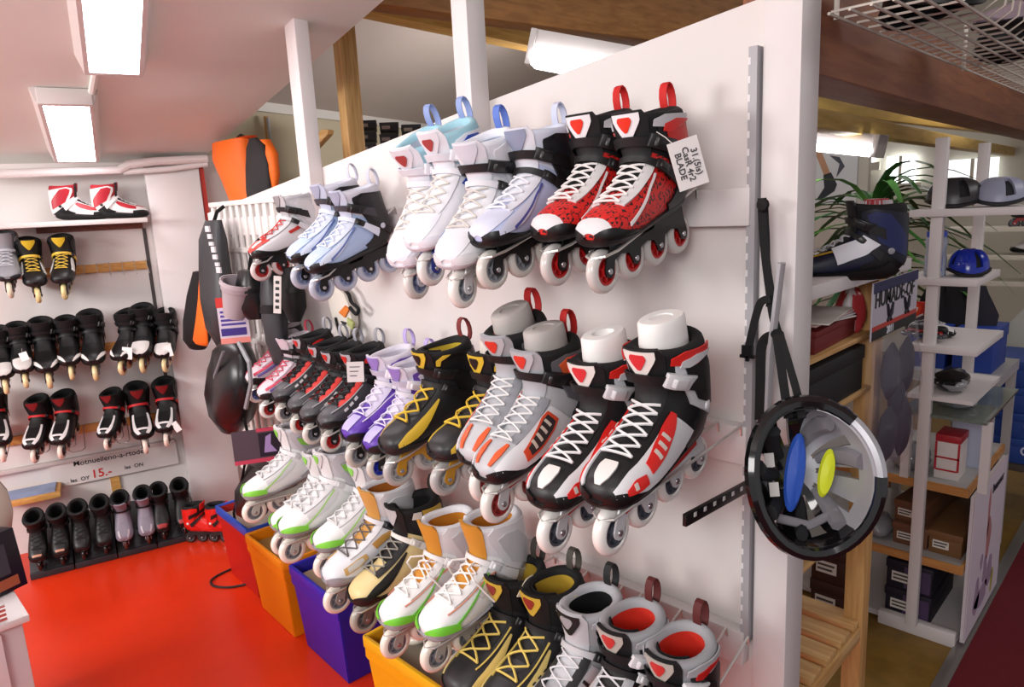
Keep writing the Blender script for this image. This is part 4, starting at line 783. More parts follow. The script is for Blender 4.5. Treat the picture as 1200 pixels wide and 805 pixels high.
yb = wood('pale_yellow_beam_wood', 'b8984e', 'd0b066', 5, 'Y')
c0, c1 = atz(945, 106, 1.86), atz(1100, 117, 1.86); beam('trim_13', c0 - (c1 - c0) * 0.5, c1 + (c1 - c0) * 0.6, 0.05, 0.10, yb)
c0, c1 = atz(945, 148, 1.71), atz(1200, 184, 1.71); beam('trim_14', c0 - (c1 - c0) * 0.2, c1 + (c1 - c0) * 0.1, 0.07, 0.065, yb)
c0, c1 = atz(945, 130, 1.84), atz(1200, 160, 1.84); beam('trim_15', c0 - (c1 - c0) * 0.2, c1 + (c1 - c0) * 0.1, 0.05, 0.12, yb)
# fluorescent light of the shop and the one behind the panel
def lamp_between(lab, p, q, w, h, e):
    """batten lamp: narrow white channel with a glowing trough hanging below it"""
    d = (q - p); L = d.length; d.normalize(); x = d.cross(V(0, 0, 1)).normalized(); z = x.cross(d); c = (p + q) / 2
    t = thing('ceiling_light', lab, 'ceiling light'); t.matrix_world = Matrix(((x.x, d.x, z.x, c.x), (x.y, d.y, z.y, c.y), (x.z, d.z, z.z, c.z), (0, 0, 0, 1)))
    hm = hexmat('cfc9c6', 0.4)
    MB().box((-w * 0.35, -L / 2, -h * 0.45), (w * 0.35, L / 2, 0)).obj('channel', hm, t, bevel=0.003)
    MB().prism([(-w * 0.35, -h * 0.45), (-w * 0.5, -h * 0.75), (-w * 0.35, -h), (w * 0.35, -h), (w * 0.5, -h * 0.75), (w * 0.35, -h * 0.45)], -L / 2 + 0.02, L / 2 - 0.02, 'Y').obj('diffuser', mat('diffuser_glow', (1, 0.97, 1.0), 0.4, emit=e), t)
    for s_ in (-1, 1): MB().box((-w * 0.4, s_ * (L / 2 - 0.01) - 0.010, -h * 1.02), (w * 0.4, s_ * (L / 2 - 0.01) + 0.010, 0)).obj('end_cap', hm, t, bevel=0.003)
    return t
lamp_between('fluorescent light hanging above the navy boot beyond the end post', aty(900, 147, 3.0), aty(1037, 158, 3.0), 0.14, 0.085, 7.0)
lamp_between('fluorescent light above the loft, half hidden by the white panel', aty(626, 36, 1.75), aty(770, 62, 1.95), 0.12, 0.105, 7.0)
# windows of the shop; the third is a glowing pane added over pale wall
for i, (xa, ya, xb, yb_, e_) in enumerate(((1003, 181, 1025, 190, 3.0), (1040, 184, 1072, 214, 3.0), (1112, 188, 1168, 222, 0.9))):
    a, b = aty(xa, ya, 6.95), aty(xb, yb_, 6.95)
    w = MB().box((a.x, 6.94, b.z), (b.x, 6.97, a.z)).obj('window_%d' % (i + 1), mat('bright_pane_%g' % e_, (0.95, 0.98, 1.0), 0.3, emit=e_), kind='structure')
    MB().box((a.x - 0.05, 6.92, b.z - 0.07), (b.x + 0.05, 6.96, b.z)).obj('window_sill', hexmat('d8d2c6', 0.6), w)
    MB().box(((a.x + b.x) / 2 - 0.012, 6.92, b.z), ((a.x + b.x) / 2 + 0.012, 6.945, a.z)).obj('window_frame', hexmat('d8d2c6', 0.6), w)
# pine rack beside the post
rk = thing('pine_rack', 'pine rack with white top board and slatted shelf behind the end post', 'rack')
rx0, rx1 = -0.595, -0.548
for y0, y1 in ((1.335, 1.375), (1.79, 1.84)):
    for xx in (rx0, -1.0): boxobj('post', (xx, y0, 0), (xx + 0.047, y1, 1.29), pine, rk, 0.002)
boxobj('top_board', (-1.02, 1.325, 1.29), (-0.545, 2.03, 1.32), hexmat('d6d0d0', 0.45), rk, 0.003)
for z in (1.165, 1.03, 0.70): boxobj('shelf_board', (-1.0, 1.34, z - 0.012), (-0.555, 1.84, z), pine_y, rk, 0.002)
boxobj('rail', (-0.575, 1.375, 0.335), (-0.550, 1.84, 0.372), pine_y, rk, 0.002); boxobj('rail', (-1.0, 1.375, 0.335), (-0.975, 1.84, 0.372), pine_y, rk, 0.002)
for k in range(5): boxobj('slat', (-1.0, 1.385 + k * 0.092, 0.373), (-0.555, 1.385 + k * 0.092 + 0.066, 0.392), pine_h, rk, 0.003)
# gondola shelf with white posts
gd = thing('display_gondola', 'white display stand with wood edged shelves on the cork floor', 'display stand')
wh = hexmat('cfc9c8', 0.5); grey_top = mat('grey_laminate', srgb('a8a5a3'), 0.35); edge_m = wood('shelf_edge_wood', 'a8703a', 'c08a4c', 8, 'X')
GX0, GX1, GY0, GY1 = -1.05, -0.465, 2.45, 2.98
for z in (0.56, 0.295):
    b = boxobj('shelf_board', (GX0, GY0, z - 0.022), (GX1, GY1, z), grey_top, gd, 0.0)
    boxobj('wood_edge', (GX0, GY0 - 0.008, z - 0.026), (GX1 + 0.008, GY0, z + 0.002), edge_m, b); boxobj('wood_edge', (GX1, GY0, z - 0.026), (GX1 + 0.008, GY1, z + 0.002), edge_m, b)
boxobj('base', (-0.70, GY0, 0), (GX1, GY0 + 0.03, 0.05), wh, gd, 0.003); boxobj('floor_board', (GX0, GY0 + 0.03, 0.01), (GX1, GY1, 0.03), wh, gd)
boxobj('post', (-0.605, GY0 - 0.035, 0.05), (-0.572, GY0 - 0.008, 1.64), wh, gd, 0.002)
boxobj('post', (-0.605, GY1 - 0.03, 0.03), (-0.572, GY1, 1.64), wh, gd, 0.002)
boxobj('end_panel', (GX1 + 0.01, 2.47, 0.02), (GX1 + 0.02, 2.95, 0.53), hexmat('c9c2c8', 0.5), gd)
for z, x0, x1, y0, y1 in ((1.432, -0.66, -0.36, 2.40, 2.66), (1.226, -0.67, -0.47, 2.40, 2.72), (1.018, -0.64, -0.456, 2.40, 2.77)):
    boxobj('shelf_board', (x0, y0, z - 0.022), (x1, y1, z), wh, gd, 0.002)
boxobj('glass_shelf', (-0.66, 2.42, 0.785), (-0.42, 2.9, 0.793), mat('shelf_glass', srgb('a9b5ac'), 0.08, trans=0.7), gd); boxobj('shelf_board', (-0.64, 2.42, 0.84), (-0.46, 2.8, 0.853), wh, gd)
for x in (-0.655, -0.435): boxobj('leg', (x, 2.44, 0.56), (x + 0.025, 2.465, 0.785), wh, gd)
# poster on the end panel: abstract print
ps = thing('product_poster', 'pale poster with a pink figure print on the end of the display stand', 'poster')
boxobj('sheet', (GX1 + 0.021, 2.47, 0.02), (GX1 + 0.023, 2.96, 0.53), hexmat('d3c9d4', 0.5), ps)
random.seed(3)
prm = hexmat('b07a7a', 0.5); prm2 = hexmat('a08aa4', 0.5)
for k, (cy, cz, ry, rz_, m_) in enumerate(((2.70, 0.40, 0.015, 0.09, prm), (2.72, 0.30, 0.035, 0.08, prm), (2.70, 0.19, 0.03, 0.05, prm2), (2.60, 0.13, 0.04, 0.07, prm2), (2.78, 0.15, 0.05, 0.06, prm2), (2.68, 0.10, 0.09, 0.04, prm2), (2.64, 0.24, 0.02, 0.03, prm2), (2.84, 0.09, 0.02, 0.05, hexmat('a8a04a', 0.5)))):
    MB().prism([(cy + ry * math.cos(a) * (1 + 0.25 * math.sin(3 * a + k)), cz + rz_ * math.sin(a)) for a in np.linspace(0, 2 * math.pi, 16, endpoint=False)], GX1 + 0.023, GX1 + 0.0238, 'X').obj('print', m_, ps)
tm = text_mesh('Bunzonor', 0.045); o = obj('lettering', tm, hexmat('2a2432', 0.6), ps); o.matrix_world = Matrix.Translation((GX1 + 0.0235, 2.82, 0.47)) @ RT @ Matrix.Rotation(0.0, 4, 'Z')
# cartons on the display stand
def carton(name, lab, lo, hi, col, rz=0.0, lid=True, label_col='d5d0c8', cat='box', group=None, stripe=None):
    cx, cy = (lo[0] + hi[0]) / 2, (lo[1] + hi[1]) / 2; t = thing(name, lab, cat, (cx, cy, lo[2]), (0, 0, rz), group)
    w, d, h = (hi[0] - lo[0]) / 2, (hi[1] - lo[1]) / 2, hi[2] - lo[2]; m_ = mat('carton_' + col, srgb(col), 0.6, noise=0.08, nscale=12)
    boxobj('body', (-w, -d, 0), (w, d, h * (0.72 if lid else 1)), m_, t, 0.002)
    if lid: boxobj('lid', (-w - 0.003, -d - 0.003, h * 0.70), (w + 0.003, d + 0.003, h), m_, t, 0.002)
    if label_col:
        l = boxobj('sticker', (-w * 0.75, -d - 0.0045, h * 0.28), (w * 0.25, -d - 0.003, h * 0.62), hexmat(label_col, 0.6), t)
        for q in range(2): boxobj('print', (-w * 0.68, -d - 0.0052, h * (0.36 + 0.13 * q)), (w * (0.05 + 0.1 * q), -d - 0.0044, h * (0.42 + 0.13 * q)), hexmat('4a4644', 0.6), l)
    if stripe: boxobj('stripe', (-w * 0.2, -d - 0.0035, h * 0.1), (w * 0.95, -d - 0.0025, h * 0.85), hexmat(stripe, 0.5), t)
    return t
carton('shoe_box', 'brown shoe box on the low shelf, bottom one of the stack', (-0.68, 2.50, 0.295), (-0.575, 2.82, 0.37), '6b4630', 0.0)
carton('shoe_box', 'brown shoe box lying on top of another on the low shelf', (-0.67, 2.52, 0.371), (-0.575, 2.84, 0.445), '6b4630', -0.1)
carton('shoe_box', 'brown shoe box alone on the right of the low shelf', (-0.57, 2.50, 0.295), (-0.475, 2.86, 0.375), '74502f', 0.0)
carton('shoe_box', 'dark purple shoe box at floor level, lower one', (-0.69, 2.49, 0.03), (-0.55, 2.8, 0.13), '1d1826', 0.0, stripe='4a3a58')
carton('shoe_box', 'dark purple shoe box at floor level, upper one', (-0.69, 2.49, 0.131), (-0.55, 2.8, 0.235), '1d1826', 0.0, stripe='4a3a58')
carton('shoe_box', 'dark brown box behind the slatted shelf, lower one', (-0.90, 2.36, 0.0), (-0.76, 2.46, 0.14), '3a2018', 0.0)
carton('shoe_box', 'dark brown box behind the slatted shelf, upper one', (-0.90, 2.36, 0.141), (-0.76, 2.46, 0.27), '3a2018', 0.0)
rb = thing('product_box', 'small red and white product box on the wood edged shelf', 'box', (-0.535, 2.55, 0.56))
boxobj('body', (-0.035, -0.05, 0), (0.035, 0.05, 0.14), hexmat('d8d0cc', 0.45), rb, 0.002); boxobj('lid', (-0.036, -0.051, 0.125), (0.036, 0.051, 0.15), hexmat('a82430', 0.45), rb, 0.002)
boxobj('red_band', (-0.0355, -0.0512, 0.03), (-0.029, -0.0505, 0.125), hexmat('b02430', 0.5), rb); boxobj('red_band', (0.029, -0.0512, 0.03), (0.0355, -0.0505, 0.125), hexmat('b02430', 0.5), rb); boxobj('red_band', (-0.035, -0.0512, 0.07), (0.035, -0.0505, 0.076), hexmat('b02430', 0.5), rb); boxobj('red_band', (-0.03, -0.0512, 0.028), (0.03, -0.0505, 0.034), hexmat('b02430', 0.5), rb)
bb = thing('product_box', 'tall pale blue product box with a red pictured side, beside the red one', 'box', (-0.51, 2.72, 0.56))
boxobj('body', (-0.05, -0.06, 0), (0.035, 0.1, 0.215), hexmat('b5bbd0', 0.45), bb, 0.002); boxobj('picture', (0.0351, -0.05, 0.03), (0.0358, 0.09, 0.2), hexmat('d8d4d8', 0.5), bb); boxobj('picture_detail', (0.0359, -0.02, 0.06), (0.0363, 0.03, 0.15), hexmat('4a3a4a', 0.5), bb); boxobj('picture_frame', (0.0359, 0.05, 0.05), (0.0363, 0.085, 0.19), hexmat('c0343c', 0.5), bb)
# plastic wrapped goods
wrap_m = mat('clear_wrap', srgb('b9bac0'), 0.12, trans=0.55, coat=0.6)
def lump(name, lab, cat, c, r, m_, seed=0, seg=18, wob=0.25, parts=()):
    rnd = random.Random(seed); ph = [rnd.uniform(0, 6.28) for _ in range(6)]; v = []; f = []; n, k = 11, seg
    for i in range(n):
        th = math.pi * i / (n - 1)
        for j in range(k):
            a = 2 * math.pi * j / k; w = 1 + wob * (math.sin(3 * a + ph[0] + 2 * th) * 0.4 + math.sin(5 * a + ph[1] - 3 * th) * 0.25 + math.sin(4 * th + ph[2] + a) * 0.35) * math.sin(th)
            v.append(V(r[0] * w * math.sin(th) * math.cos(a), r[1] * w * math.sin(th) * math.sin(a), max(-r[2] * 0.9, r[2] * w * math.cos(th))))
    f = [(i * k + j, i * k + (j + 1) % k, (i + 1) * k + (j + 1) % k, (i + 1) * k + j) for i in range(n - 1) for j in range(k)]
    t = thing(name, lab, cat, c); obj('wrapping', mesh('wrapping', v, f, angle=1.0), m_, t)
    for (nm, cc, rr, mm) in parts:
        vv = [V(cc[0] + p.x / r[0] * rr[0], cc[1] + p.y / r[1] * rr[1], cc[2] + p.z / r[2] * rr[2]) for p in v]; obj(nm, mesh(nm, vv, f, angle=1.0), mm, t)
    return t
blk = hexmat('1c1b20', 0.4)
lump('wrapped_pads', 'black pads in clear wrap lying on the wood edged shelf', 'pads', (-0.66, 2.56, 0.60), (0.07, 0.08, 0.045), wrap_m, 1, parts=[('pads', (0, 0, 0), (0.055, 0.065, 0.03), blk)])
lump('wrapped_goods', 'crumpled clear wrapped goods on the low shelf behind the pine post', 'pads', (-0.75, 2.55, 0.33), (0.06, 0.08, 0.04), wrap_m, 2, parts=[('pads', (0, 0, 0), (0.045, 0.06, 0.025), blk)])
lump('goggle_pile', 'dark goggles and clear visors piled on the small board above the glass shelf', 'goggles', (-0.55, 2.55, 0.885), (0.055, 0.09, 0.032), hexmat('1b1b1f', 0.2), 21, parts=[('visor', (0.02, -0.05, -0.004), (0.04, 0.04, 0.022), wrap_m)])
lump('wrapped_pads', 'grey pads in clear wrap on the glass shelf', 'pads', (-0.54, 2.58, 0.812), (0.06, 0.08, 0.018), wrap_m, 22, parts=[('pads', (0, 0, 0), (0.045, 0.06, 0.010), hexmat('3a3a40', 0.5))])
# bottle, helmets and boot on the small shelves
bt = thing('drinking_bottle', 'clear drinking bottle with blue cap on the small white shelf', 'bottle', (-0.595, 2.46, 1.226))
MB().lathe([(0, 0), (0, 0.026), (0.005, 0.03), (0.06, 0.03), (0.07, 0.027), (0.085, 0.027), (0.095, 0.030), (0.115, 0.030), (0.125, 0.024), (0.125, 0)], 20, 'Z').obj('body', mat('bottle_plastic', srgb('b9c2d6'), 0.2, trans=0.4), bt)
MB().lathe([(0.122, 0.0), (0.122, 0.028), (0.138, 0.028), (0.142, 0.012), (0.155, 0.010), (0.157, 0.0)], 20, 'Z').obj('cap', hexmat('2440b8', 0.35), bt)
tm = text_mesh('Gunn', 0.03); o = obj('lettering', tm, hexmat('2440b8', 0.5), bt); o.matrix_parent_inverse.identity(); o.location = (0.016, -0.0275, 0.045); o.rotation_euler = (math.pi / 2, -math.pi / 2, 0.5)
def helmet_side(name, lab, c, a, b, h, hx, rz, hx2, tilt=0.0, rough=0.35):
    """bike helmet lying on its rim: dome with long vents"""
    t = thing(name, lab, 'helmet', c, (tilt, 0, rz)); nu, nv = 32, 12
    def P(i, j, k=1.0):
        ph = 2 * math.pi * i / nu; th = (math.pi / 2) * j / nv; r = math.cos(th) ** 0.8; z = h * math.sin(th) ** 0.9
        zz = z + 0.12 * h * math.cos(ph * 2) * (1 - j / nv); return V(a * k * r * math.cos(ph), b * k * r * math.sin(ph), zz * k)
    v = [P(i, j) for j in range(nv + 1) for i in range(nu)]; f = []
    for j in range(nv):
        for i in range(nu):
            if 2 <= j <= 8 and (i % 4 == 1 or i % 4 == 2) and (i // 4) % 2 == 0: continue
            f.append((j * nu + i, j * nu + (i + 1) % nu, (j + 1) * nu + (i + 1) % nu, (j + 1) * nu + i))
    me = mesh('shell', v, f, angle=1.2); bm = bmesh.new(); bm.from_mesh(me); bmesh.ops.remove_doubles(bm, verts=bm.verts, dist=1e-5)
    bmesh.ops.solidify(bm, geom=bm.faces[:], thickness=0.010); bm.to_mesh(me); bm.free(); me.shade_smooth(); me.set_sharp_from_angle(angle=0.9)
    obj('shell', me, hexmat(hx, rough), t)
    lv = [P(i, j, 0.88) for j in range(nv + 1) for i in range(nu)]
    obj('lining', mesh('lining', lv, [(j * nu + i, j * nu + (i + 1) % nu, (j + 1) * nu + (i + 1) % nu, (j + 1) * nu + i) for j in range(nv) for i in range(nu)], angle=1.2), hexmat(hx2, 0.8), t)
    MB().tube([P(i, 0, 0.99) for i in range(nu)], 0.006, 6, closed=True).obj('rim', hexmat(hx2, 0.5), t)
    return t
helmet_side('bike_helmet', 'dark grey bike helmet on the topmost white shelf', (-0.565, 2.50, 1.448), 0.075, 0.06, 0.075, '3c3a3e', 0.2, '17171a')
helmet_side('bike_helmet', 'light grey bike helmet behind the dark one on the topmost shelf', (-0.455, 2.53, 1.448), 0.07, 0.06, 0.07, '8d90a4', 0.2, '2a2a30')
helmet_side('bike_helmet', 'shiny blue and black bike helmet beside the drinking bottle', (-0.515, 2.50, 1.24), 0.055, 0.055, 0.07, '1c2f9a', 0.4, '111216', rough=0.15)
SCHEMES['shopred'] = dict(shell='d3d0d0', toe='1a1a1c', heel='1a1a1c', sole='17171a', lace='cfcfcf', strap='c22a26', cuff='d8401e', cuff2='d6d2d0', collar='c8301c', lining='26262a', tongue='b02a22')
SCHEMES['shopwhite'] = dict(shell='c9c8d0', toe='1a1a1c', heel='2a2a30', sole='17171a', lace='cfcfcf', strap='3a3a44', cuff='d0d0d8', cuff2='3c3c48', collar='2a2a2e', lining='1a1a1c', tongue='8a8a94', frame='9c2a24', wheel='3a3a40', hub='6a6a70')
SCHEMES['navy'] = dict(shell='141a3c', toe='141418', heel='17171c', sole='121216', lace='c9c9d0', strap='131318', cstrap='15151a', cuff='15172e', cuff2='1a2250', collar='101014', lining='0c0c10', tongue='14141c', patches=[('white_flash', [(4.2, 40, 92), (5.4, 44, 88), (6.4, 50, 84), (7.4, 58, 90)], 'd5d5dc', 0.012, True), ('gold_line', [(1.6, 30, 36), (3.4, 36, 42), (4.4, 44, 50)], 'c0962c', 0.005, True)] )
skate('shopred', 'white skate boot with red cuff on the third white shelf', (-0.565, 2.56, 1.001), (0, 0, 80 * D2R), 0.52, name='skate_boot', cat='skate boot')
skate('shopwhite', 'white and black skate lying in front of the red cuffed boot', (-0.565, 2.455, 1.040), (0, math.pi / 2 - 0.25, 80 * D2R), 0.42, name='inline_skate')
b = atx(995, 300, -0.66)
skate('navy', 'navy and black boot with white side flash on top of the pine rack', (-0.655, 1.56, 1.277), (0, 0, -62 * D2R), 0.80, name='skate_boot', cat='skate boot')
# round tin lid and bundle in clear wrap on the pine rack
tl = thing('round_tin', 'round grey tin leaning on the pine rack behind the end post', 'tin', (-0.615, 1.405, 1.322), (0.0, -0.25, 0.5))
MB().lathe([(0, 0), (0, 0.045), (0.03, 0.047), (0.034, 0.045), (0.034, 0.0)], 28, 'Z').obj('body', hexmat('8f8f96', 0.3, metal=0.5), tl); MB().lathe([(0.0345, 0.0), (0.0345, 0.030), (0.036, 0.030), (0.036, 0.0)], 24, 'Z').obj('lid_plate', hexmat('b3b3ba', 0.3, metal=0.4), tl)
wb = thing('wrapped_bundle', 'red and white bundle in pleated clear wrap on the pine rack', 'bundle', (-0.615, 1.955, 1.32)); wb.scale = (0.66, 0.66, 0.80)
vv = []; ff = []; nn = 40
for k in range(nn):
    a = 2 * math.pi * k / nn; r = 1.0 + (0.12 if k % 2 else -0.06)
    vv += [V(0.10 * r * math.cos(a), 0.085 * r * math.sin(a), 0.0), V(0.075 * r * math.cos(a), 0.062 * r * math.sin(a), 0.10), V(0.05 * r * math.cos(a), 0.04 * r * math.sin(a), 0.19)]
ff = [(3 * k + q, 3 * ((k + 1) % nn) + q, 3 * ((k + 1) % nn) + q + 1, 3 * k + q + 1) for k in range(nn) for q in range(2)]
obj('wrap', mesh('wrap', vv, ff, smooth=False), mat('bundle_wrap', srgb('c9c5c8'), 0.15, alpha=0.75), wb)
MB().lathe([(0.165, 0.030), (0.165, 0.05), (0.195, 0.043), (0.196, 0.0)], 30, 'Z').obj('red_top', hexmat('9c2430', 0.4), wb)
for k in range(9):
    a = k * 0.7; MB().tube([V(0.08 * math.cos(a), 0.07 * math.sin(a), 0.005), V(0.045 * math.cos(a), 0.035 * math.sin(a), 0.15)], 0.010, 6).obj('rolled_item', hexmat('8c1f2a' if k % 2 else '2a2f5a', 0.5), wb)
# things on the rack shelves
carton('shoe_box', 'dark red box under papers on the upper rack shelf', (-0.80, 1.45, 1.166), (-0.57, 1.72, 1.215), '6e1a1c', 0.05, label_col=None)
pp = thing('paper_stack', 'stack of white papers on the dark red box', 'papers', (-0.69, 1.58, 1.216))
for k in range(4): boxobj('sheet', (-0.11 + 0.01 * k, -0.13, 0.004 * k), (0.11 + 0.006 * k, 0.12, 0.004 * k + 0.003), hexmat(('cfc9c4', 'b8b4b8', 'c9a9a4', 'd6d2cc')[k], 0.6), pp, M=Matrix.Rotation(0.12 * k - 0.2, 4, 'Z'))
carton('shoe_box', 'black box on the middle rack shelf', (-0.82, 1.40, 1.031), (-0.56, 1.74, 1.14), '16161a', 0.0, label_col='8a8a90')
lump('wrapped_goods', 'red and white wrapped roll leaning on the pine post', 'bundle', (-0.60, 1.755, 1.215), (0.035, 0.03, 0.06), hexmat('b0383c', 0.3), 5, parts=[('white_stripe', (0.004, -0.012, 0.0), (0.018, 0.022, 0.061), hexmat('d5cfce', 0.3))])
carton('shoe_box', 'grey box with yellow mark on the lower rack shelf', (-0.80, 1.42, 0.701), (-0.57, 1.72, 0.82), '8a8a82', 0.0, label_col='c9a62c')
SCHEMES['rackshoe'] = dict(shell='17171a', vamp='d5d5d8', toe='17171a', heel='1a1a1c', sole='19191b', lace='dedee2', collar='1a1a1c', lining='101012', tongue='222226', top=9.6, cuff=None, patches=[('white_line', LINE1, 'd6d6da', 0.004, True), ('white_line', LINE2, 'd6d6da', 0.004, True)])
skate('rackshoe', 'black and white shoe standing on the slatted rack shelf', (-0.70, 1.42, 0.372), (0, 0, 40 * D2R), 0.62, name='sport_shoe', cat='shoe')
skate('rackshoe', 'black and white shoe on the floor under the slatted rack shelf', (-0.60, 1.50, -0.02), (0, 0, 60 * D2R), 0.70, name='sport_shoe', cat='shoe')
SCHEMES['lowhelm'] = SCHEMES['rackshoe']
# packet hanging on the pine post
pk = thing('guard_packet', 'hanging packet of dark purple protectors with printed header card', 'packet', (-0.535, 1.70, 0.905), (0, 0, 0))
boxobj('header_card', (0, 0, 0.25), (0.004, 0.34, 0.385), hexmat('b5b0bc', 0.5), pk); boxobj('card_top_band', (0.004, 0, 0.36), (0.0046, 0.34, 0.385), hexmat('1f2350', 0.5), pk); boxobj('card_low_band', (0.004, 0, 0.25), (0.0046, 0.34, 0.272), hexmat('17171f', 0.5), pk); boxobj('card_red_band', (0.004, 0, 0.272), (0.0046, 0.34, 0.283), hexmat('b0342c', 0.5), pk)
for s_, y_, z_, sz, hx in (('HUMADE-OF', 0.16, 0.342, 0.052, '1a1a22'), ('2011', 0.13, 0.261, 0.026, 'd0cfd6')):
    tm = text_mesh(s_, sz); o = obj('lettering', tm, hexmat(hx, 0.5), pk); o.location = (0.0048, y_, z_); o.rotation_euler = (math.pi / 2, 0, math.pi / 2)
for k, (y_, an) in enumerate(((0.10, 0.25), (0.14, -0.3), (0.23, 0.3), (0.27, -0.25))): MB().tube([(0.0048, y_, 0.325), (0.0048, y_ + an * 0.04, 0.300), (0.0048, y_ + an * 0.12, 0.284)], [0.004, 0.006, 0.004], 6, flat=1.0).obj('printed_leg', hexmat('20202c', 0.5), pk)
v = []; f = []; nu, nv = 14, 16; rnd = random.Random(4)
for j in range(nv):
    for i in range(nu):
        y_ = 0.34 * i / (nu - 1); z_ = -0.11 + 0.36 * j / (nv - 1) - 0.0 * y_; bulge = abs(math.sin(math.pi * i / (nu - 1))) ** 0.5 * abs(math.sin(math.pi * (j + 0.3) / nv)) ** 0.5
        v.append(V(0.006 + 0.05 * bulge + rnd.uniform(-0.004, 0.004), y_, z_))
n0 = len(v); v += [V(-0.004, p.y, p.z) for p in v]
f = [(j * nu + i, j * nu + i + 1, (j + 1) * nu + i + 1, (j + 1) * nu + i) for j in range(nv - 1) for i in range(nu - 1)]; f += [tuple(q + n0 for q in g[::-1]) for g in f]
obj('clear_bag', mesh('clear_bag', v, f, angle=0.3), mat('bag_plastic', srgb('a9a3b8'), 0.06, alpha=0.16, coat=0.9), pk)
for k, (y_, z_, ry, rz_, hx) in enumerate(((0.11, 0.16, 0.06, 0.08, '1f1a30'), (0.23, 0.15, 0.06, 0.085, '1c1830'), (0.11, 0.0, 0.07, 0.08, '1a1428'), (0.23, -0.01, 0.065, 0.09, '2a1830'), (0.17, 0.08, 0.05, 0.06, '26203a'))):
    MB().lathe([(-0.002, 0.0), (0.0, 0.6), (0.012, 0.9), (0.022, 0.7), (0.028, 0.0)], 16, 'X', Matrix.Translation((0.004, y_, z_)) @ Matrix.Diagonal((1, ry, rz_, 1))).obj('protector', hexmat(hx, 0.6), pk)
MB().tube([(0.002, 0.17, 0.385), (0.006, 0.17, 0.40), (-0.012, 0.17, 0.405)], 0.0025, 6).obj('hanger', hexmat('c9c9cc', 0.3), pk)
# blue cartons at the back
for k in range(4):
    z0 = 0.28 + 0.115 * k
    t = carton('blue_carton', ['blue carton at the bottom of the stack by the carpet', 'blue carton, second from bottom of the stack by the carpet', 'blue carton, third from bottom of the stack by the carpet', 'blue carton on top of the stack by the carpet'][k], (-0.66 + 0.01 * k, 3.62, z0), (-0.36, 3.95, z0 + 0.113), '20408c', 0.0, label_col=None, group='blue cartons stacked by the carpet')
    tm = text_mesh('GAV', 0.06); o = obj('lettering', tm, hexmat('c5cbe0', 0.5), t); o.location = (0.07, -0.172, 0.06); o.rotation_euler = (math.pi / 2, 0, 0)
bx = thing('carton_table', 'low dark table carrying the blue cartons by the carpet', 'table', (-0.51, 3.78, 0.0)); boxobj('table_top', (-0.17, -0.18, 0.25), (0.17, 0.18, 0.279), hexmat('4a4038', 0.6), bx)
for sx in (-1, 1):
    for sy in (-1, 1): boxobj('leg', (sx * 0.15 - 0.012, sy * 0.16 - 0.012, 0), (sx * 0.15 + 0.012, sy * 0.16 + 0.012, 0.25), hexmat('3a322c', 0.6), bx)
for k, (x0, z0) in enumerate(((-0.815, 0.80), (-0.66, 0.80))):
    carton('blue_carton', ('dark blue carton behind the stand, left of its white post', 'dark blue carton behind the stand, right of its white post')[k], (x0, 3.05, z0), (x0 + 0.13, 3.3, z0 + 0.16), '1c3a8c', 0.0, label_col=None)
boxobj_t = thing('back_table', 'plain grey table behind the display stand under dark blue cartons', 'table', (-0.665, 3.18, 0)); boxobj('table_top', (-0.17, -0.2, 0.76), (0.17, 0.2, 0.80), grey_top, boxobj_t)
for sx in (-1, 1):
    for sy in (-1, 1): boxobj('leg', (sx * 0.15 - 0.015, sy * 0.18 - 0.015, 0), (sx * 0.15 + 0.015, sy * 0.18 + 0.015, 0.76), grey_top, boxobj_t)
# sloping pale stair panel
a, b, c_, d_ = aty(1108, 455, 4.0), aty(1200, 345, 4.0), aty(1260, 300, 4.0), aty(1260, 520, 4.0)
sp = MB().prism([(a.x, a.z), (c_.x, c_.z), (d_.x, d_.z - 0.1), (a.x + 0.05, d_.z - 0.1)], 4.0, 4.04, 'Y').obj('wall_stair_panel', hexmat('b9bab0', 0.6), kind='structure')
# wall shelves far back with shoes
for k, (px, py) in enumerate(((1165, 268), (1165, 300), (1168, 330))):
    p = aty(px, py, 5.2); t = thing('far_shelf', ('upper', 'middle', 'lower')[k] + ' small cream shelf of three far back on the right', 'shelf', p); boxobj('board', (-0.25, -0.12, -0.012), (0.45, 0.12, 0.012), hexmat('cfc9ba', 0.6), t); boxobj('bracket', (-0.1, 0.05, -0.06), (-0.08, 0.1, -0.012), hexmat('b5afa2', 0.6), t)
    if k < 2: skate('shopred' if k else 'shopwhite', ('white boot on the upper small cream shelf far back', 'red and white boot on the middle small cream shelf far back')[k], p + V(0.1, 0.0, -0.005 if k else 0.03), (0, 0, -70 * D2R), 0.8, name='skate_boot', cat='skate boot')
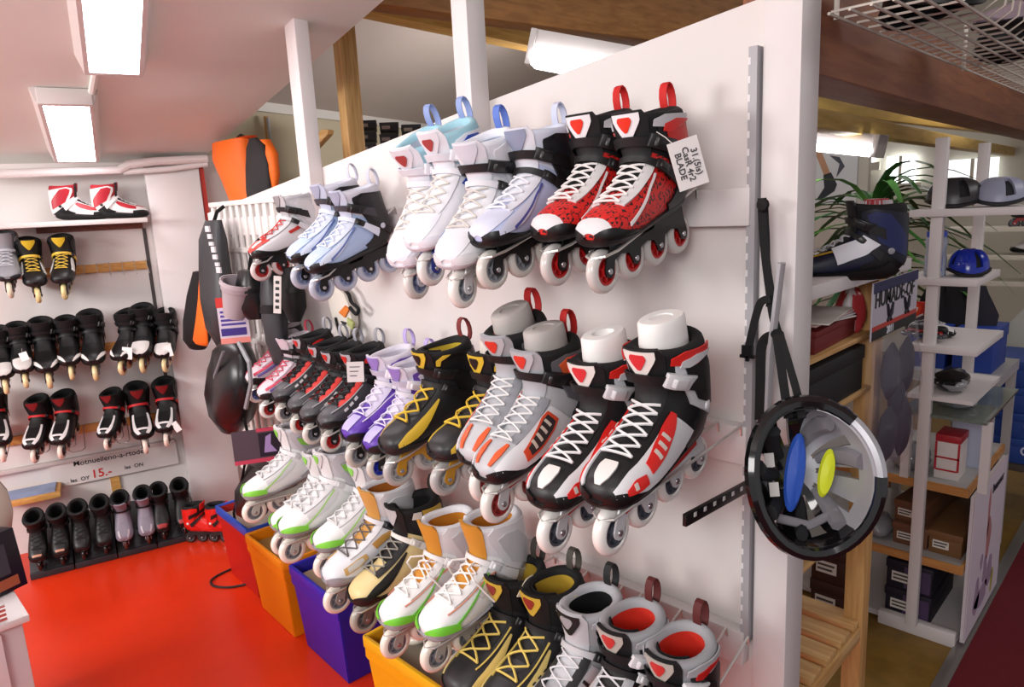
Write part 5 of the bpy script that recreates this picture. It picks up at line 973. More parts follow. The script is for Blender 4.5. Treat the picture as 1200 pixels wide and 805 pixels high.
# dark clothes hanging behind the third shelf
for k, (px, hx) in enumerate(((1098, '17171c'), (1122, '1c1a1e'), (1142, '2c2a38'))):
    p = aty(px, 335, 3.2); t = thing('hanging_garment', ('black garment hanging behind the small shelves, left one', 'black garment hanging behind the small shelves, middle one', 'dark blue garment hanging behind the small shelves, right one')[k], 'garment', (p.x, p.y, p.z))
    n = 18; vv = []
    for j in range(8):
        for i in range(n):
            a = 2 * math.pi * i / n; w = (0.035 + 0.045 * min(1, j / 2)) * (1 + 0.12 * math.sin(5 * a + j)); vv.append(V(w * math.cos(a), 0.03 * (1 + 0.2 * math.sin(4 * a)) * math.sin(a), -0.055 * j))
    obj('cloth', mesh('cloth', vv, [(j * n + i, j * n + (i + 1) % n, (j + 1) * n + (i + 1) % n, (j + 1) * n + i) for j in range(7) for i in range(n)] + [tuple(range(n)), tuple(7 * n + i for i in range(n))]), hexmat(hx, 0.85), t)
    MB().tube([(0, 0, -0.01), (0, 0, 0.03), (0.012, 0, 0.045), (0.02, 0, 0.03)], 0.003, 5).obj('hanger', hexmat('8a8a8e', 0.4), t)
# poster of a leg in a black shoe
lp = thing('leg_poster', 'white poster showing a leg in a dark sock beyond the end post', 'poster'); a, b = aty(945, 172, 3.9), aty(1003, 238, 3.9)
boxobj('sheet', (a.x, 3.9, b.z), (b.x, 3.91, a.z), hexmat('cdd0d2', 0.4), lp)
MB().box((a.x - 0.06, 3.912, 0.0), (b.x + 0.05, 3.95, a.z + 0.03)).obj('wall_partition', hexmat('c5c0b4', 0.6), kind='structure')
def flat_print(pts, Y, hx, par, nm='print'):
    q = [aty(x, y, Y) for x, y in pts]; MB().prism([(p.x, p.z) for p in q], Y - 0.002, Y - 0.0005, 'Y').obj(nm, hexmat(hx, 0.5), par)
flat_print([(955, 178), (963, 178), (973, 203), (966, 206)], 3.9, 'b88a68', lp); flat_print([(965, 205), (974, 202), (981, 216), (978, 224), (966, 232), (957, 234), (966, 220)], 3.9, '1c2230', lp); flat_print([(972, 182), (984, 184), (990, 195), (980, 208), (984, 192)], 3.9, '3a3f4c', lp)
# potted palm with long narrow leaves
pl = thing('potted_palm', 'green potted palm with long narrow leaves behind the small shelves', 'plant', (-1.06, 3.33, 0)); MB().lathe([(0, 0), (0, 0.13), (0.26, 0.16), (0.27, 0.17), (0.29, 0.17), (0.29, 0.15), (0.25, 0.14), (0.25, 0)], 24, 'Z').obj('pot', hexmat('7a4a32', 0.6), pl)
MB().tube([(0, 0, 0.25), (0.03, 0, 0.8), (0.0, 0.02, 1.35)], [0.03, 0.025, 0.02], 8).obj('stem', hexmat('5a4a30', 0.8), pl)
rnd = random.Random(11); leaf_ms = [hexmat(h, 0.4) for h in ('2f5a2a', '3c6e30', '264a26', '4f7f38')]
for k in range(96):
    a = k * 2.399 + rnd.uniform(-0.2, 0.2); L = rnd.uniform(0.30, 0.60); el = rnd.uniform(0.1, 1.2); z0 = rnd.uniform(1.0, 1.45); w = rnd.uniform(0.014, 0.024); vv = []; ns = 7
    dx, dy = math.cos(a), math.sin(a)
    for s in range(ns):
        t_ = s / (ns - 1); r = L * (t_ * math.cos(el * (1 - 0.4 * t_))); z = z0 + L * (t_ * math.sin(el) - 0.75 * t_ * t_); ww = w * math.sin(math.pi * min(0.97, 0.12 + 0.88 * t_)) ** 0.6
        c3 = V(dx * r, dy * r, z); sd = V(-dy, dx, 0) * ww; vv += [c3 - sd + V(0, 0, 0.3 * ww), c3 - V(0, 0, 0.0), c3 + sd + V(0, 0, 0.3 * ww)]
    obj('leaf', mesh('leaf', vv, [(3 * s + q, 3 * s + q + 1, 3 * s + q + 4, 3 * s + q + 3) for s in range(ns - 1) for q in range(2)]), leaf_ms[k % 4], pl)
# wire basket shelf hung along the reddish beam
bk = thing('wire_basket', 'long white wire basket shelf hung along the reddish beam', 'wire basket'); wm = hexmat('cfc8bd', 0.4)
A_ = atz(974, 17, 1.80); B_ = atz(1078, 0, 1.80); x0, x1 = A_.x, max(B_.x, A_.x + 0.17); y0 = A_.y
for k in range(6):
    x = x0 + (x1 - x0) * k / 5; MB().tube([(x, y0 - 0.01, 1.80), (x, 5.0, 1.80)], 0.0030, 5).obj('long_wire', wm, bk)
for k in range(2): MB().tube([(x1 + 0.03, y0, 1.85 + 0.05 * k), (x1 + 0.03, 5.0, 1.85 + 0.05 * k)], 0.0032, 5).obj('long_wire', wm, bk)
for k in range(56):
    y = y0 + k * 0.062; MB().tube([(x0, y, 1.804), (x1, y, 1.804), (x1 + 0.024, y, 1.82), (x1 + 0.03, y, 1.90)], 0.0024, 5).obj('cross_wire', wm, bk)
for k in range(4): MB().tube([(x0 - 0.01, y0 + 0.05 + k * 0.9, 1.80), (x0 - 0.01, y0 + 0.05 + k * 0.9, 1.92)], 0.005, 6).obj('bracket', wm, bk)
SCHEMES['inbasket'] = dict(shell='b9a9b4', toe='8a7a86', heel='2a262c', sole='1b191d', collar='1a181c', lining='101012', tongue='2a282c', cuff='1c1a1f', strap='2a282c')
skate('inbasket', 'pale grey skate boot lying in the wire basket', (x0 + 0.12, y0 + 0.50, 1.79), (0, 0, -60 * D2R), 0.62, name='skate_boot', cat='skate boot')
helmet_side('bike_helmet', 'black helmet lying in the wire basket', (x0 + 0.11, y0 + 0.85, 1.815), 0.075, 0.09, 0.08, '17161a', 0.3, '0f0f12')
helmet_side('bike_helmet', 'black helmet at the near end of the wire basket', (x0 + 0.10, y0 + 0.20, 1.815), 0.075, 0.09, 0.08, '141418', 0.9, '0f0f12')
# ---------------------------------------------------------------- hanging gear at the far end of the panel
gp = thing('plastic_grid_panel', 'white plastic grid panel with slots behind the hanging bags', 'grid panel'); gm = hexmat('dedad6', 0.4)
gx0, gx1 = -2.90, -2.28
for k in range(12):
    x = gx0 + (gx1 - gx0) * k / 11; boxobj('bar', (x - 0.012, 1.212, 0.42), (x + 0.012, 1.226, 1.575), gm, gp, 0.003)
for z in (0.42, 0.62, 0.82, 1.02, 1.22, 1.38, 1.56): boxobj('cross_bar', (gx0 - 0.02, 1.208, z), (gx1 + 0.02, 1.230, z + 0.02), gm, gp, 0.003)
def loft(name, secs, m, parent, n=20, wob=0.08, seed=0, cap=True):
    """stack of oval sections: (center, rx, ry)"""
    rnd = random.Random(seed); ph = rnd.uniform(0, 6.28); v = []
    for j, (c, rx, ry) in enumerate(secs):
        for i in range(n):
            a = 2 * math.pi * i / n; w = 1 + wob * math.sin(3 * a + ph + 0.9 * j) + wob * 0.6 * math.sin(5 * a - 1.3 * j); v.append(Vector(c) + V(rx * w * math.cos(a), ry * w * math.sin(a), 0))
    m_ = len(secs); f = [(j * n + i, j * n + (i + 1) % n, (j + 1) * n + (i + 1) % n, (j + 1) * n + i) for j in range(m_ - 1) for i in range(n)]
    if cap: f += [tuple(range(n)), tuple((m_ - 1) * n + i for i in range(n))]
    return obj(name, mesh(name, v, f, angle=1.0), m, parent)
nyl = mat('black_nylon', srgb('08080a'), 0.75, bump=0.3, bscale=120); nyl2 = mat('charcoal_nylon', srgb('303135'), 0.45, bump=0.3, bscale=120); org = mat('orange_fabric', srgb('e8680f'), 0.6, noise=0.08, nscale=20)
def hang(p, z_top, parent, w=0.008):
    MB().tube([Vector(p), V(p[0], p[1] + 0.02, z_top - 0.02), V(p[0], p[1] + 0.05, z_top)], w, 6, flat=0.35).obj('strap', nyl, parent)
def ax(px, py, Y): p = aty(px, py, Y); return (p.x, p.y, p.z)
bg = thing('carry_bag', 'long black carry bag with white lettering hanging beside the column', 'bag')
loft('body', [(ax(250, 258, 1.14), 0.055, 0.02), (ax(250, 280, 1.14), 0.085, 0.04), (ax(252, 315, 1.13), 0.095, 0.05), (ax(256, 350, 1.12), 0.105, 0.055), (ax(260, 385, 1.12), 0.10, 0.05), (ax(262, 406, 1.13), 0.05, 0.02)], nyl2, bg, seed=1)
for k in range(7):
    p = aty(246 + 2.2 * k, 268 + 8 * k, 1.085 - 0.003 * k); MB().box((p.x - 0.016 + 0.004 * (k % 2), p.y - 0.012, p.z - 0.011), (p.x + 0.018, p.y - 0.006, p.z + 0.010 - 0.004 * (k % 3))).obj('white_print', hexmat('cfcfd2', 0.6), bg)
hang(ax(250, 262, 1.14), 1.56, bg)
ov = thing('safety_vest', 'black vest with bright orange side panel hanging left of the carry bag', 'vest')
loft('body', [(ax(236, 318, 1.18), 0.05, 0.03), (ax(234, 345, 1.18), 0.07, 0.045), (ax(231, 375, 1.17), 0.085, 0.05), (ax(231, 398, 1.17), 0.09, 0.05), (ax(232, 408, 1.18), 0.06, 0.03)], nyl, ov, seed=2, wob=0.05)
loft('orange_panel', [(ax(237, 320, 1.12), 0.02, 0.008), (ax(237, 350, 1.115), 0.035, 0.01), (ax(236, 380, 1.105), 0.055, 0.012), (ax(235, 400, 1.105), 0.075, 0.012), (ax(236, 404, 1.11), 0.06, 0.008)], org, ov, seed=3, wob=0.02)
hang(ax(236, 320, 1.18), 1.40, ov)
for k in range(3):
    tp = MB().tube([ax(262 + 5 * k, 405, 1.12), ax(264 + 5 * k, 425, 1.12), ax(267 + 5 * k, 445, 1.13)], 0.006, 6, flat=0.4).obj('strap', nyl, bg)
bp = thing('backpack', 'black and grey skate backpack hanging low beside the column', 'backpack')
loft('body', [(ax(276, 396, 1.10), 0.05, 0.03), (ax(274, 410, 1.08), 0.11, 0.06), (ax(273, 435, 1.07), 0.15, 0.075), (ax(271, 465, 1.06), 0.16, 0.08), (ax(270, 488, 1.07), 0.13, 0.07), (ax(270, 505, 1.08), 0.06, 0.03)], mat('gloss_black_nylon', srgb('17171a'), 0.3), bp, seed=4, wob=0.06)
MB().tube([ax(280, 402, 1.02), ax(292, 425, 0.99), ax(294, 450, 0.985), ax(288, 478, 0.99)], 0.008, 6).obj('grey_piping', hexmat('8d8f94', 0.5), bp)
MB().tube([ax(262, 412, 1.01), ax(252, 440, 1.0), ax(252, 470, 1.0)], 0.006, 6).obj('grey_piping', hexmat('6d6f74', 0.5), bp)
MB().tube([ax(286, 490, 1.03), ax(292, 515, 1.04), ax(284, 560, 1.06), ax(274, 600, 1.08), ax(278, 630, 1.08)], 0.006, 6, flat=0.4).obj('strap', nyl, bp)
hang(ax(276, 400, 1.10), 1.22, bp)
cp = thing('grey_cup', 'translucent grey tapered cup hanging over the packet', 'cup', ax(277, 350, 1.03), (0.0, 0.35, 0.2))
MB().lathe([(-0.065, 0.0), (-0.065, 0.036), (0.03, 0.050), (0.034, 0.054), (0.062, 0.056), (0.062, 0.050), (-0.055, 0.034)], 24, 'Z').obj('cup_body', hexmat('aaa0a6', 0.35), cp)
MB().lathe([(0.052, 0.056), (0.052, 0.060), (0.066, 0.060), (0.066, 0.055)], 24, 'Z').obj('cup_rim', hexmat('b5abb0', 0.35), cp)
pc = thing('guard_packet', 'packet with purple printed label and red top under the grey cup', 'packet', ax(277, 402, 1.045), (0, 0, CAMZ + 0.25))
boxobj('label_card', (-0.05, 0, 0.0), (0.05, 0.006, 0.13), hexmat('cfc5d2', 0.5), pc); boxobj('red_top', (-0.052, -0.001, 0.13), (0.052, 0.007, 0.165), hexmat('c9302a', 0.5), pc); boxobj('purple_block', (-0.045, -0.001, 0.028), (0.04, 0.0, 0.055), hexmat('3a2a80', 0.5), pc); boxobj('pink_base', (-0.05, -0.001, 0.0), (0.05, 0.0, 0.02), hexmat('e08a80', 0.5), pc)
for k in range(4): boxobj('print_line', (-0.042, -0.001, 0.065 + 0.015 * k), (0.04 - 0.008 * (k % 2), 0.0, 0.073 + 0.015 * k), hexmat('4a3a94', 0.5), pc)
for (nm, lab, px, py, Y, rx, ry, h, sd, mm) in (('knee_pad', 'black knee pad hanging under the silver and red skate', 296, 345, 1.08, 0.06, 0.05, 0.085, 5, hexmat('202124', 0.35)), ('protector_sleeve', 'long charcoal protector sleeve hanging under the top row', 322, 372, 1.10, 0.05, 0.035, 0.16, 6, nyl2), ('protector_sleeve', 'short black protector sleeve beside the long charcoal one', 342, 345, 1.12, 0.05, 0.035, 0.09, 7, nyl)):
    t = thing(nm, lab, 'protector'); c = Vector(ax(px, py, Y))
    loft('pad', [(c + V(0, 0, h), rx * 0.7, ry * 0.7), (c + V(0, 0, h * 0.5), rx * 1.05, ry), (c, rx, ry * 1.1), (c - V(0, 0, h * 0.5), rx * 0.95, ry), (c - V(0, 0, h), rx * 0.5, ry * 0.5)], mm, t, seed=sd)
    loft('band', [(c + V(0, 0, h * 0.30), rx * 1.12, ry * 1.15), (c + V(0, 0, h * 0.12), rx * 1.12, ry * 1.2)], nyl, t, seed=sd)
    hang(tuple(c + V(0, 0, h)), c.z + h + 0.10, t)
wl_ = thing('white_label_strip', 'white printed strip hanging on the charcoal sleeve', 'label', ax(325, 340, 1.055), (0, 0.12, CAMZ)); boxobj('strip', (-0.012, 0, -0.075), (0.012, 0.002, 0.045), hexmat('d8d4d0', 0.5), wl_)
for k in range(5): boxobj('print', (-0.006, -0.001, -0.06 + 0.02 * k), (0.006, 0.0, -0.05 + 0.02 * k), hexmat('3a3a3c', 0.5), wl_)
gg = thing('hand_guard', 'white black and orange wrist guard hanging against the panel', 'wrist guard')
q = [aty(x, y, 1.225) for x, y in ((388, 338), (396, 335), (407, 343), (414, 360), (417, 380), (414, 393), (407, 397), (400, 390), (394, 374), (389, 356))]
MB().prism([(p.x, p.z) for p in q], 1.21, 1.24, 'Y').obj('pad', hexmat('d6d0c6', 0.5), gg, bevel=0.006)
for pts, hx in ((((398, 366), (405, 372), (410, 362), (405, 358)), 'd8782a'), (((408, 372), (415, 378), (414, 386), (408, 380)), 'a9b070'), (((400, 376), (404, 382), (406, 378)), '26262a')):
    qq = [aty(x, y, 1.208) for x, y in pts]; MB().prism([(p.x, p.z) for p in qq], 1.204, 1.212, 'Y').obj('patch', hexmat(hx, 0.5), gg)
MB().tube(smooth_path([aty(x, y, 1.205) for x, y in ((398, 334), (408, 344), (412, 354), (420, 362), (417, 368), (410, 360))]), 0.006, 6).obj('cord', nyl, gg)
MB().tube(smooth_path([aty(x, y, 1.205) for x, y in ((393, 372), (397, 386), (404, 396), (412, 395), (416, 384))]), 0.004, 6).obj('edge_cord', nyl, gg)
MB().tube([aty(398, 336, 1.225), aty(399, 315, 1.235)], 0.003, 5).obj('strap', nyl, gg)
mp = thing('mesh_bag', 'black mesh bag with pads and pink card on the red bin', 'bag')
loft('body', [(ax(306, 545, 1.10), 0.075, 0.03), (ax(302, 565, 1.09), 0.10, 0.045), (ax(296, 582, 1.08), 0.115, 0.055), (ax(293, 598, 1.08), 0.10, 0.05), (ax(291, 606, 1.09), 0.05, 0.02)], mat('mesh_black', srgb('141416'), 0.35), mp, seed=9)
MB().tube(smooth_path([ax(300, 562, 1.03), ax(313, 556, 1.03), ax(310, 566, 1.025), ax(300, 574, 1.02)]), 0.006, 6).obj('grey_piping', hexmat('77777c', 0.4), mp)
c = aty(302, 522, 1.06); cd_ = thing('header_card', 'clear packet with pink edged purple card above the mesh bag', 'packet', c, (0, 0, CAMZ + 0.3))
boxobj('card', (-0.085, 0, -0.06), (0.085, 0.005, 0.06), hexmat('50444f', 0.45), cd_); boxobj('pink_edge', (-0.085, -0.001, -0.065), (0.085, 0.006, -0.05), hexmat('c0405a', 0.5), cd_); boxobj('pink_edge', (0.0, -0.001, 0.05), (0.085, 0.006, 0.062), hexmat('c0405a', 0.5), cd_)
boxobj('picture', (0.005, -0.001, -0.045), (0.078, 0.0, 0.045), hexmat('2a2238', 0.5), cd_); MB().prism([(0.02, -0.03), (0.03, 0.03), (0.05, 0.04), (0.045, 0.0), (0.065, -0.03)], -0.002, -0.001, 'Y').obj('picture_detail', hexmat('a08ac0', 0.5), cd_)
for k, px in enumerate((322, 334)):
    a, b = aty(px, 505, 1.15), aty(px, 575, 1.15); t = tag(MB().box((a.x - 0.018, 1.14, b.z - 0.02), (a.x + 0.018, 1.16, a.z + 0.02)).obj('wooden_slat', pine, bevel=0.003), ('pale wooden slat standing behind the bottom row, left one', 'pale wooden slat standing behind the bottom row, right one')[k], 'slat')
# ---------------------------------------------------------------- loft: orange jackets, bracket, dark boxes
jk = thing('orange_jacket', 'orange and black jacket hanging at the end of the pipe above the panel', 'jacket')
loft('orange_side', [(ax(292, 160, 1.42), 0.05, 0.03), (ax(272, 166, 1.42), 0.16, 0.06), (ax(274, 185, 1.42), 0.17, 0.07), (ax(281, 210, 1.42), 0.14, 0.06), (ax(290, 240, 1.42), 0.12, 0.05), (ax(295, 265, 1.42), 0.10, 0.04)], org, jk, seed=12, wob=0.05)
loft('black_side', [(ax(297, 162, 1.34), 0.03, 0.01), (ax(300, 172, 1.34), 0.075, 0.02), (ax(302, 195, 1.34), 0.095, 0.022), (ax(303, 220, 1.34), 0.10, 0.022), (ax(303, 240, 1.34), 0.09, 0.02)], mat('black_jacket', srgb('1a1618'), 0.7), jk, seed=13, wob=0.03)
loft('orange_edge', [(ax(310, 164, 1.36), 0.03, 0.02), (ax(318, 180, 1.36), 0.03, 0.025), (ax(322, 205, 1.36), 0.02, 0.02), (ax(322, 220, 1.36), 0.012, 0.012)], org, jk, seed=14, wob=0.03)
MB().tube([ax(290, 162, 1.42), ax(282, 158, 1.44), ax(275, 165, 1.46)], 0.006, 6).obj('hanger_loop', nyl, jk)
br = thing('wooden_bracket', 'pine bracket nailed between the white post and the pine post', 'bracket'); q = [aty(x, y, 1.72) for x, y in ((366, 170), (392, 152), (399, 153), (398, 158), (372, 186), (362, 188))]
MB().prism([(p.x, p.z) for p in q], 1.66, 1.69, 'Y').obj('plank', pine_h, br, bevel=0.003); c = aty(370, 175, 1.65); MB().lathe([(1.64, 0.0), (1.64, 0.008), (1.66, 0.008), (1.66, 0.0)], 10, 'Y', Matrix.Translation((c.x, 0, c.z))).obj('knob', hexmat('1a1a1a', 0.4), br)
sb_ = thing('wall_strip', 'short wood and metal strip upright on the beige loft wall', 'strip'); a, b = aty(313, 136, 2.2), aty(317, 172, 2.2); boxobj('wood', (a.x - 0.03, 2.19, b.z), (a.x, 2.21, a.z), pine, sb_); boxobj('metal', (a.x, 2.19, b.z), (a.x + 0.03, 2.2, a.z - 0.01), hexmat('b5b5b8', 0.3), sb_)
p0 = aty(415, 193, 2.5); p1 = aty(540, 204, 2.75)
ls2 = thing('loft_shelf', 'plain board carrying the dark shoe boxes in the loft', 'shelf'); d_ = V(p1.x - p0.x, p1.y - p0.y, 0).normalized(); n_ = V(-d_.y, d_.x, 0); zb_ = min(p0.z, p1.z)
MB().add([p0 - d_ * 0.1, p1 + d_ * 0.1, p1 + d_ * 0.1 + n_ * 0.3, p0 - d_ * 0.1 + n_ * 0.3] + [q + V(0, 0, -0.02) for q in (p0 - d_ * 0.1, p1 + d_ * 0.1, p1 + d_ * 0.1 + n_ * 0.3, p0 - d_ * 0.1 + n_ * 0.3)], [(0, 1, 2, 3), (4, 7, 6, 5), (0, 4, 5, 1), (1, 5, 6, 2), (2, 6, 7, 3), (3, 7, 4, 0)]).obj('board', pine_y, ls2)
for e_ in (0.1, 0.9):
    q = p0 + (p1 - p0) * e_ + n_ * 0.25; boxobj('leg', (q.x - 0.02, q.y - 0.02, 0.0), (q.x + 0.02, q.y + 0.02, q.z - 0.02), pine, ls2)
for r in range(4):
    for k in range(4):
        p = aty(430 + 26 * k, 146 + 13.5 * r + 2.5 * k, 2.55 + 0.05 * k); w, h = 0.055, 0.024
        t = thing('shoe_box', 'dark shoe box in the loft stack, %s row, %s from the pine post' % (('top', 'second', 'third', 'lowest')[r], ('first', 'second', 'third', 'fourth')[k]), 'box', p, (0, 0, CAMZ + 0.15), 'dark shoe boxes stacked in the loft')
        boxobj('body', (-w, -0.01, -h), (w, 0.2, h * 0.5), hexmat('1c181c', 0.5), t); boxobj('lid', (-w - 0.002, -0.012, h * 0.45), (w + 0.002, 0.202, h), hexmat('242026', 0.5), t); boxobj('sticker', (-w * 0.8, -0.0125, -h * 0.6), (w * 0.1, -0.0105, h * 0.2), hexmat('8c8076', 0.6), t)
# ---------------------------------------------------------------- end post hardware, straps and hanging helmet
up = thing('slotted_upright', 'grey slotted metal upright fixed beside the white end post', 'shelf upright'); um = hexmat('a9a7ab', 0.4)
boxobj('channel', (-0.606, PY - 0.024, 0.60), (-0.590, PY, 1.755), um, up)
for k in range(36): boxobj('slot', (-0.6065, PY - 0.0245, 0.64 + 0.031 * k), (-0.602, PY - 0.018, 0.652 + 0.031 * k), hexmat('e3e0e0', 0.5), up)
arm = thing('shelf_arm', 'black slotted shelf arm with white dots sticking out below the middle row', 'arm'); a, b = aty(882, 566, 1.22), aty(802, 610, 0.98)
d = (b - a).normalized(); sd = d.cross(V(0, 0, 1)).normalized(); uu = sd.cross(d); M = Matrix(((d.x, sd.x, uu.x, a.x), (d.y, sd.y, uu.y, a.y), (d.z, sd.z, uu.z, a.z), (0, 0, 0, 1))); L = (b - a).length
MB().box((0, -0.004, -0.011), (L, 0.004, 0.011), M).obj('bar', hexmat('1a1a1c', 0.4), arm, bevel=0.001)
for k in range(7): MB().box((0.015 + k * (L - 0.03) / 6.5, -0.0048, 0.0), (0.023 + k * (L - 0.03) / 6.5, 0.0048, 0.008), M).obj('dot', hexmat('d8d6d4', 0.5), arm)
fb = thing('metal_bracket', 'plain grey metal bracket hanging beside the black straps', 'bracket'); a, b = aty(916, 308, 1.19), aty(898, 520, 1.20)
MB().box((b.x - 0.010, 1.185, b.z), (b.x + 0.010, 1.195, b.z + 0.02)).obj('tip', um, fb); MB().tube([a, (a + b) / 2 + V(-0.006, 0, 0), b], [0.012, 0.012, 0.010], 6, flat=0.5).obj('bar', um, fb)
HC = aty(953, 562, 1.10)
hl = thing('bike_helmet', 'black and silver bike helmet hanging open side out from black straps', 'helmet', HC)
on = V(0.62, -0.74, 0.22).normalized(); ly = V(-0.12, 0.05, 1.0); ly = (ly - on * ly.dot(on)).normalized(); lx = ly.cross(on)
HM = Matrix(((lx.x, ly.x, on.x), (lx.y, ly.y, on.y), (lx.z, ly.z, on.z)))
hl.rotation_euler = HM.to_euler()
HA, HB, HD = 0.102, 0.128, 0.105
def hp(ph, th, k=1.0):   # th 0 at rim, pi/2 at crown (away from the viewer)
    r = max(0.0, math.cos(th)) ** 0.75; return V(HA * k * r * math.cos(ph) * (1 + 0.05 * math.sin(ph)), HB * k * r * math.sin(ph), -HD * k * max(0.0, math.sin(th)) ** 0.9 + 0.016 * math.cos(2 * ph) * math.cos(th))
def helm_part(name, ph0, ph1, holes, m, k=1.0, th=0.014, nu=24, nv=12):
    v = [hp(ph0 + (ph1 - ph0) * i / nu, math.pi / 2 * j / nv, k) for j in range(nv + 1) for i in range(nu + 1)]; f = []
    for j in range(nv):
        for i in range(nu):
            if holes and 3 <= j <= 9 and (i % 6 in (2, 3)): continue
            f.append((j * (nu + 1) + i, j * (nu + 1) + i + 1, (j + 1) * (nu + 1) + i + 1, (j + 1) * (nu + 1) + i))
    me = mesh(name, v, f, angle=1.2); bm = bmesh.new(); bm.from_mesh(me); bmesh.ops.remove_doubles(bm, verts=bm.verts, dist=1e-5); bmesh.ops.recalc_face_normals(bm, faces=bm.faces)
    bmesh.ops.solidify(bm, geom=bm.faces[:], thickness=th); bm.to_mesh(me); bm.free(); me.shade_smooth(); me.set_sharp_from_angle(angle=0.9)
    return obj(name, me, m, hl)
gb = mat('gloss_black_shell', srgb('121214'), 0.12, coat=0.6); gs = mat('silver_shell', srgb('b5b6bb'), 0.25, metal=0.4)
helm_part('black_shell', 0.5 * math.pi - 0.25, 1.5 * math.pi + 0.75, True, gb); helm_part('silver_shell', -0.5 * math.pi + 0.75, 0.5 * math.pi - 0.25, True, gs)
MB().tube([hp(0.25 * math.pi + 1.75 * math.pi * i / 30 - 0.0, 0.02, 0.985) for i in range(31)], 0.012, 8).obj('rim', gb, hl)
MB().tube([hp(-0.30 + 1.15 * i / 14, 0.02, 0.985) for i in range(15)], 0.011, 8).obj('silver_rim', gs, hl)
foam = hexmat('26262a', 0.8); foam2 = hexmat('77757a', 0.7)
for ph, k0, mm in ((2.2, 0.80, foam), (2.9, 0.82, foam), (3.7, 0.82, foam), (4.5, 0.80, foam), (5.3, 0.82, foam2), (0.2, 0.84, foam2), (1.0, 0.82, foam2)):
    MB().tube([hp(ph + 0.05 * q, 0.25 + 0.2 * q, k0) for q in range(6)], [0.014, 0.016, 0.016, 0.015, 0.013, 0.008], 8, flat=0.7).obj('foam_rib', mm, hl)
def pad(name, c, rx, ry, rot, hx):
    M = Matrix.Translation(c) @ Matrix.Rotation(rot, 4, 'Z') @ Matrix.Diagonal((rx, ry, 0.010, 1))
    MB().lathe([(-1, 0.0), (-0.6, 0.85), (0, 1.0), (0.6, 0.85), (1.0, 0.0)], 24, 'Z', M).obj(name, hexmat(hx, 0.5), hl)
pad('blue_pad', (-0.012, 0.004, -0.055), 0.017, 0.068, -0.22, '2a55b8'); pad('yellow_pad', (0.038, 0.0, -0.050), 0.013, 0.042, -0.28, 'd3e028')
for (x, y) in ((-0.055, 0.03), (-0.052, -0.02)):
    MB().box((x - 0.008, y - 0.012, -0.045), (x + 0.008, y + 0.012, -0.0435)).obj('sticker', hexmat('cfcdc9', 0.6), hl)
MB().tube([V(-0.05, -0.07, -0.05), V(0.0, -0.085, -0.045), V(0.05, -0.065, -0.05)], 0.008, 8, flat=0.5).obj('fit_band', foam2, hl)
def strap_band(pts, w, name, par, m=nyl):
    P = smooth_path([Vector(p) for p in pts], 5); v = []; n = len(P)
    for i, p in enumerate(P):
        d = (P[min(i + 1, n - 1)] - P[max(i - 1, 0)]).normalized(); vw = (V(*EYE) - p).normalized(); s = d.cross(vw).normalized(); nn = s.cross(d)
        v += [p - s * w + nn * 0.0012, p + s * w + nn * 0.0012, p + s * w - nn * 0.0012, p - s * w - nn * 0.0012]
    f = [(4 * i + k, 4 * i + (k + 1) % 4, 4 * i + 4 + (k + 1) % 4, 4 * i + 4 + k) for i in range(n - 1) for k in range(4)] + [(0, 1, 2, 3), (4 * n - 4, 4 * n - 3, 4 * n - 2, 4 * n - 1)]
    return obj(name, mesh(name, v, f), m, par)
bpy.context.view_layer.update()
hs = thing('helmet_strap', 'black webbing straps with buckle looped on the upright above the helmet', 'strap')
A3 = lambda x, y, Y=1.20: aty(x, y, Y)
strap_band([A3(893, 232), A3(894, 262), A3(897, 300), A3(902, 340), A3(906, 370), A3(912, 392)], 0.0075, 'webbing', hs)
strap_band([A3(896, 240, 1.205), A3(898, 280, 1.205), A3(899, 310, 1.205), A3(904, 345, 1.205), A3(901, 360, 1.205)], 0.006, 'webbing', hs)
strap_band([A3(903, 350, 1.19), A3(892, 354, 1.19), A3(886, 370, 1.19), A3(880, 395, 1.19), A3(877, 408, 1.19)], 0.007, 'webbing', hs)
strap_band([A3(912, 392, 1.19), A3(898, 396, 1.19), A3(892, 410, 1.19), A3(891, 450, 1.19), A3(890, 492, 1.19)], 0.0085, 'webbing', hs)
strap_band([A3(910, 392, 1.18), A3(914, 420, 1.17), A3(919, 455, 1.15), A3(924, 490, 1.12)], 0.0075, 'webbing', hs)
strap_band([A3(914, 392, 1.18), A3(924, 425, 1.17), A3(934, 460, 1.15), A3(940, 490, 1.12)], 0.0065, 'webbing', hs)
for (x, y, Y, rx, rz_) in ((894, 240, 1.19, 0.012, 0.012), (911, 392, 1.185, 0.013, 0.010), (936, 470, 1.14, 0.010, 0.014)):
    c = A3(x, y, Y); MB().lathe([(-0.006, 0.0), (-0.005, 0.8), (0.0, 1.0), (0.005, 0.8), (0.006, 0.0)], 12, 'Y', Matrix.Translation(c) @ Matrix.Diagonal((rx, 1, rz_, 1))).obj('knot', nyl, hs)
c = A3(876, 412, 1.19); bq = MB(); bq.box((c.x - 0.010, c.y - 0.004, c.z - 0.008), (c.x + 0.010, c.y + 0.004, c.z + 0.012)); bq.box((c.x - 0.014, c.y - 0.003, c.z - 0.012), (c.x + 0.014, c.y + 0.003, c.z - 0.006)); bq.box((c.x - 0.003, c.y - 0.003, c.z - 0.018), (c.x + 0.003, c.y + 0.003, c.z - 0.008))
bq.obj('buckle', hexmat('17171a', 0.3), hs)
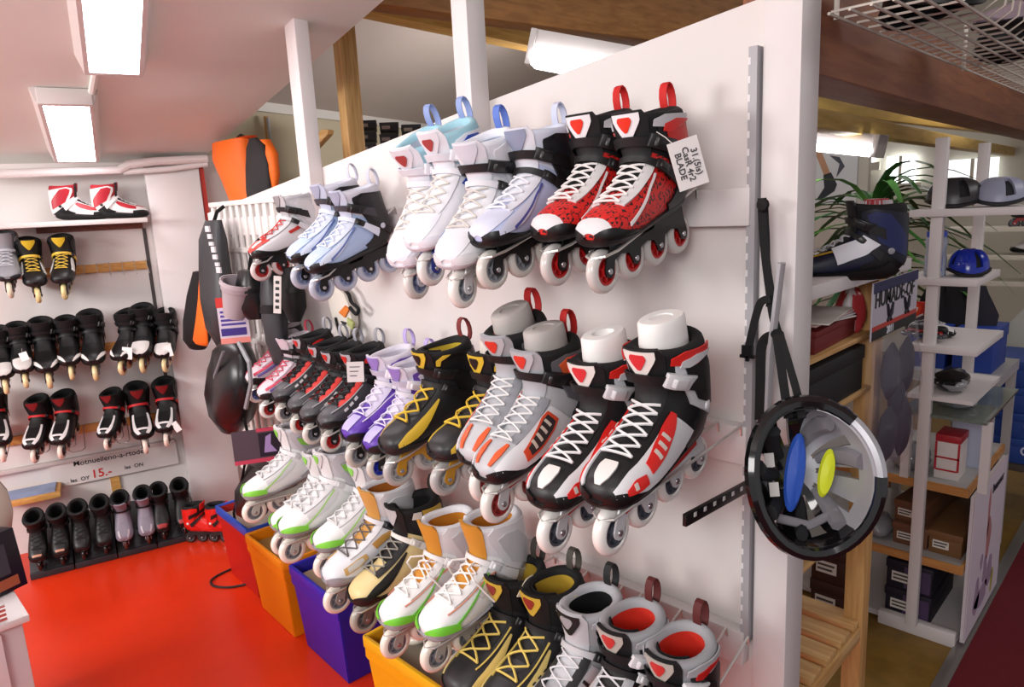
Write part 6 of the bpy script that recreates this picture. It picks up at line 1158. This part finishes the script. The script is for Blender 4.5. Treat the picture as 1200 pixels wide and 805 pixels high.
# ---------------------------------------------------------------- price tags on the panel
pt = thing('price_tag', 'white handwritten price tag hanging on the red skate', 'price tag', aty(797, 168, 1.045), (0, -0.28, CAMZ + 0.1))
boxobj('card', (-0.022, -0.001, -0.075), (0.030, 0.001, 0.005), hexmat('e6e2e0', 0.6), pt)
for k, (s_, z_) in enumerate((('BLADE', -0.006), ('CasR 4r2', -0.026), ('31.(5is)', -0.046))):
    tm = text_mesh(s_, 0.015); o = obj('lettering', tm, hexmat('4a4648', 0.7), pt); o.location = (-0.010 + 0.014 * k, -0.0015, -0.036); o.rotation_euler = (math.pi / 2, math.pi / 2, 0)
MB().tube([(-0.01, 0, 0.0), (-0.02, 0.005, 0.018), (-0.03, 0.008, 0.03)], 0.0008, 4).obj('string', hexmat('d9d6d0', 0.7), pt)
pt = thing('price_tag', 'small white price tag on the cuff of the purple skate', 'price tag', aty(416, 424, 0.99), (0, 0.05, CAMZ + 0.15)); boxobj('card', (-0.022, -0.001, -0.055), (0.022, 0.001, 0.0), hexmat('e3dfdd', 0.6), pt)
for k in range(3): boxobj('print', (-0.015, -0.0016, -0.015 - 0.012 * k), (0.012 - 0.004 * k, -0.001, -0.012 - 0.012 * k), hexmat('77747a', 0.6), pt)
# coarse hooks left free on the bottom rail
for k, px in enumerate((575, 600, 625)):
    a = aty(px, 618 + (px - 575) * 0.42, PY - 0.03)
    tag(MB().tube([a + V(0, 0.0, -0.015), a, a + V(0, -0.05, -0.006), a + V(0, -0.06, 0.004)], 0.0026, 6).obj('wire_hook', hookm), ('first', 'second', 'third')[k] + ' short free hook behind the black and gold skates', 'hook', 'short free hooks on the bottom rail')
# ---------------------------------------------------------------- counter at the left edge
ct = thing('sales_counter', 'pale counter corner with wooden edge strip at the lower left', 'counter')
boxobj('body', (-2.6, -0.5, 0), (-2.12, 0.25, 0.50), hexmat('cfc8cc', 0.5), ct, 0.004); boxobj('top', (-2.62, -0.52, 0.50), (-2.10, 0.265, 0.52), hexmat('dcd8d8', 0.4), ct, 0.003); boxobj('edge_strip', (-2.62, 0.252, 0.0), (-2.58, 0.30, 0.86), pine, ct, 0.002)
boxobj('end_panel', (-2.118, -0.5, 0.0), (-2.10, 0.20, 0.49), hexmat('d9cfd2', 0.3), ct, 0.002)
dv = thing('product_package', 'dark product package with small pictures on the counter', 'package', (-2.29, 0.225, 0.52), (0, -0.12, 0.35))
boxobj('body', (-0.07, -0.09, 0), (0.03, 0.07, 0.17), hexmat('1f1a2a', 0.35), dv, 0.003)
for k, (y0, y1, z0, z1, hx) in enumerate(((-0.06, -0.02, 0.06, 0.14, '6a5a78'), (0.0, 0.035, 0.05, 0.135, '3a3a44'), (-0.03, 0.05, 0.012, 0.04, 'a0543a'))): boxobj('picture', (0.0305, y0, z0), (0.0315, y1, z1), hexmat(hx, 0.4), dv)
lump('plastic_bag', 'beige goods in a clear plastic bag at the left picture edge', 'bag', (-2.47, 0.25, 0.70), (0.12, 0.06, 0.17), mat('cloudy_plastic', srgb('d8cdc0'), 0.2, trans=0.3), 8, parts=[('goods', (0, 0, 0.02), (0.105, 0.055, 0.115), hexmat('cdb69a', 0.7))])
wr = thing('chrome_rack', 'shiny chrome wire rack on the front edge of the counter', 'rack', (-2.09, 0.12, 0.52))
for k in range(4): MB().tube([(-0.02, -0.25, 0.006 + 0.012 * k), (-0.02, 0.1, 0.006 + 0.012 * k)], 0.004, 6).obj('bar', hexmat('d0ccd0', 0.15, metal=0.9), wr)
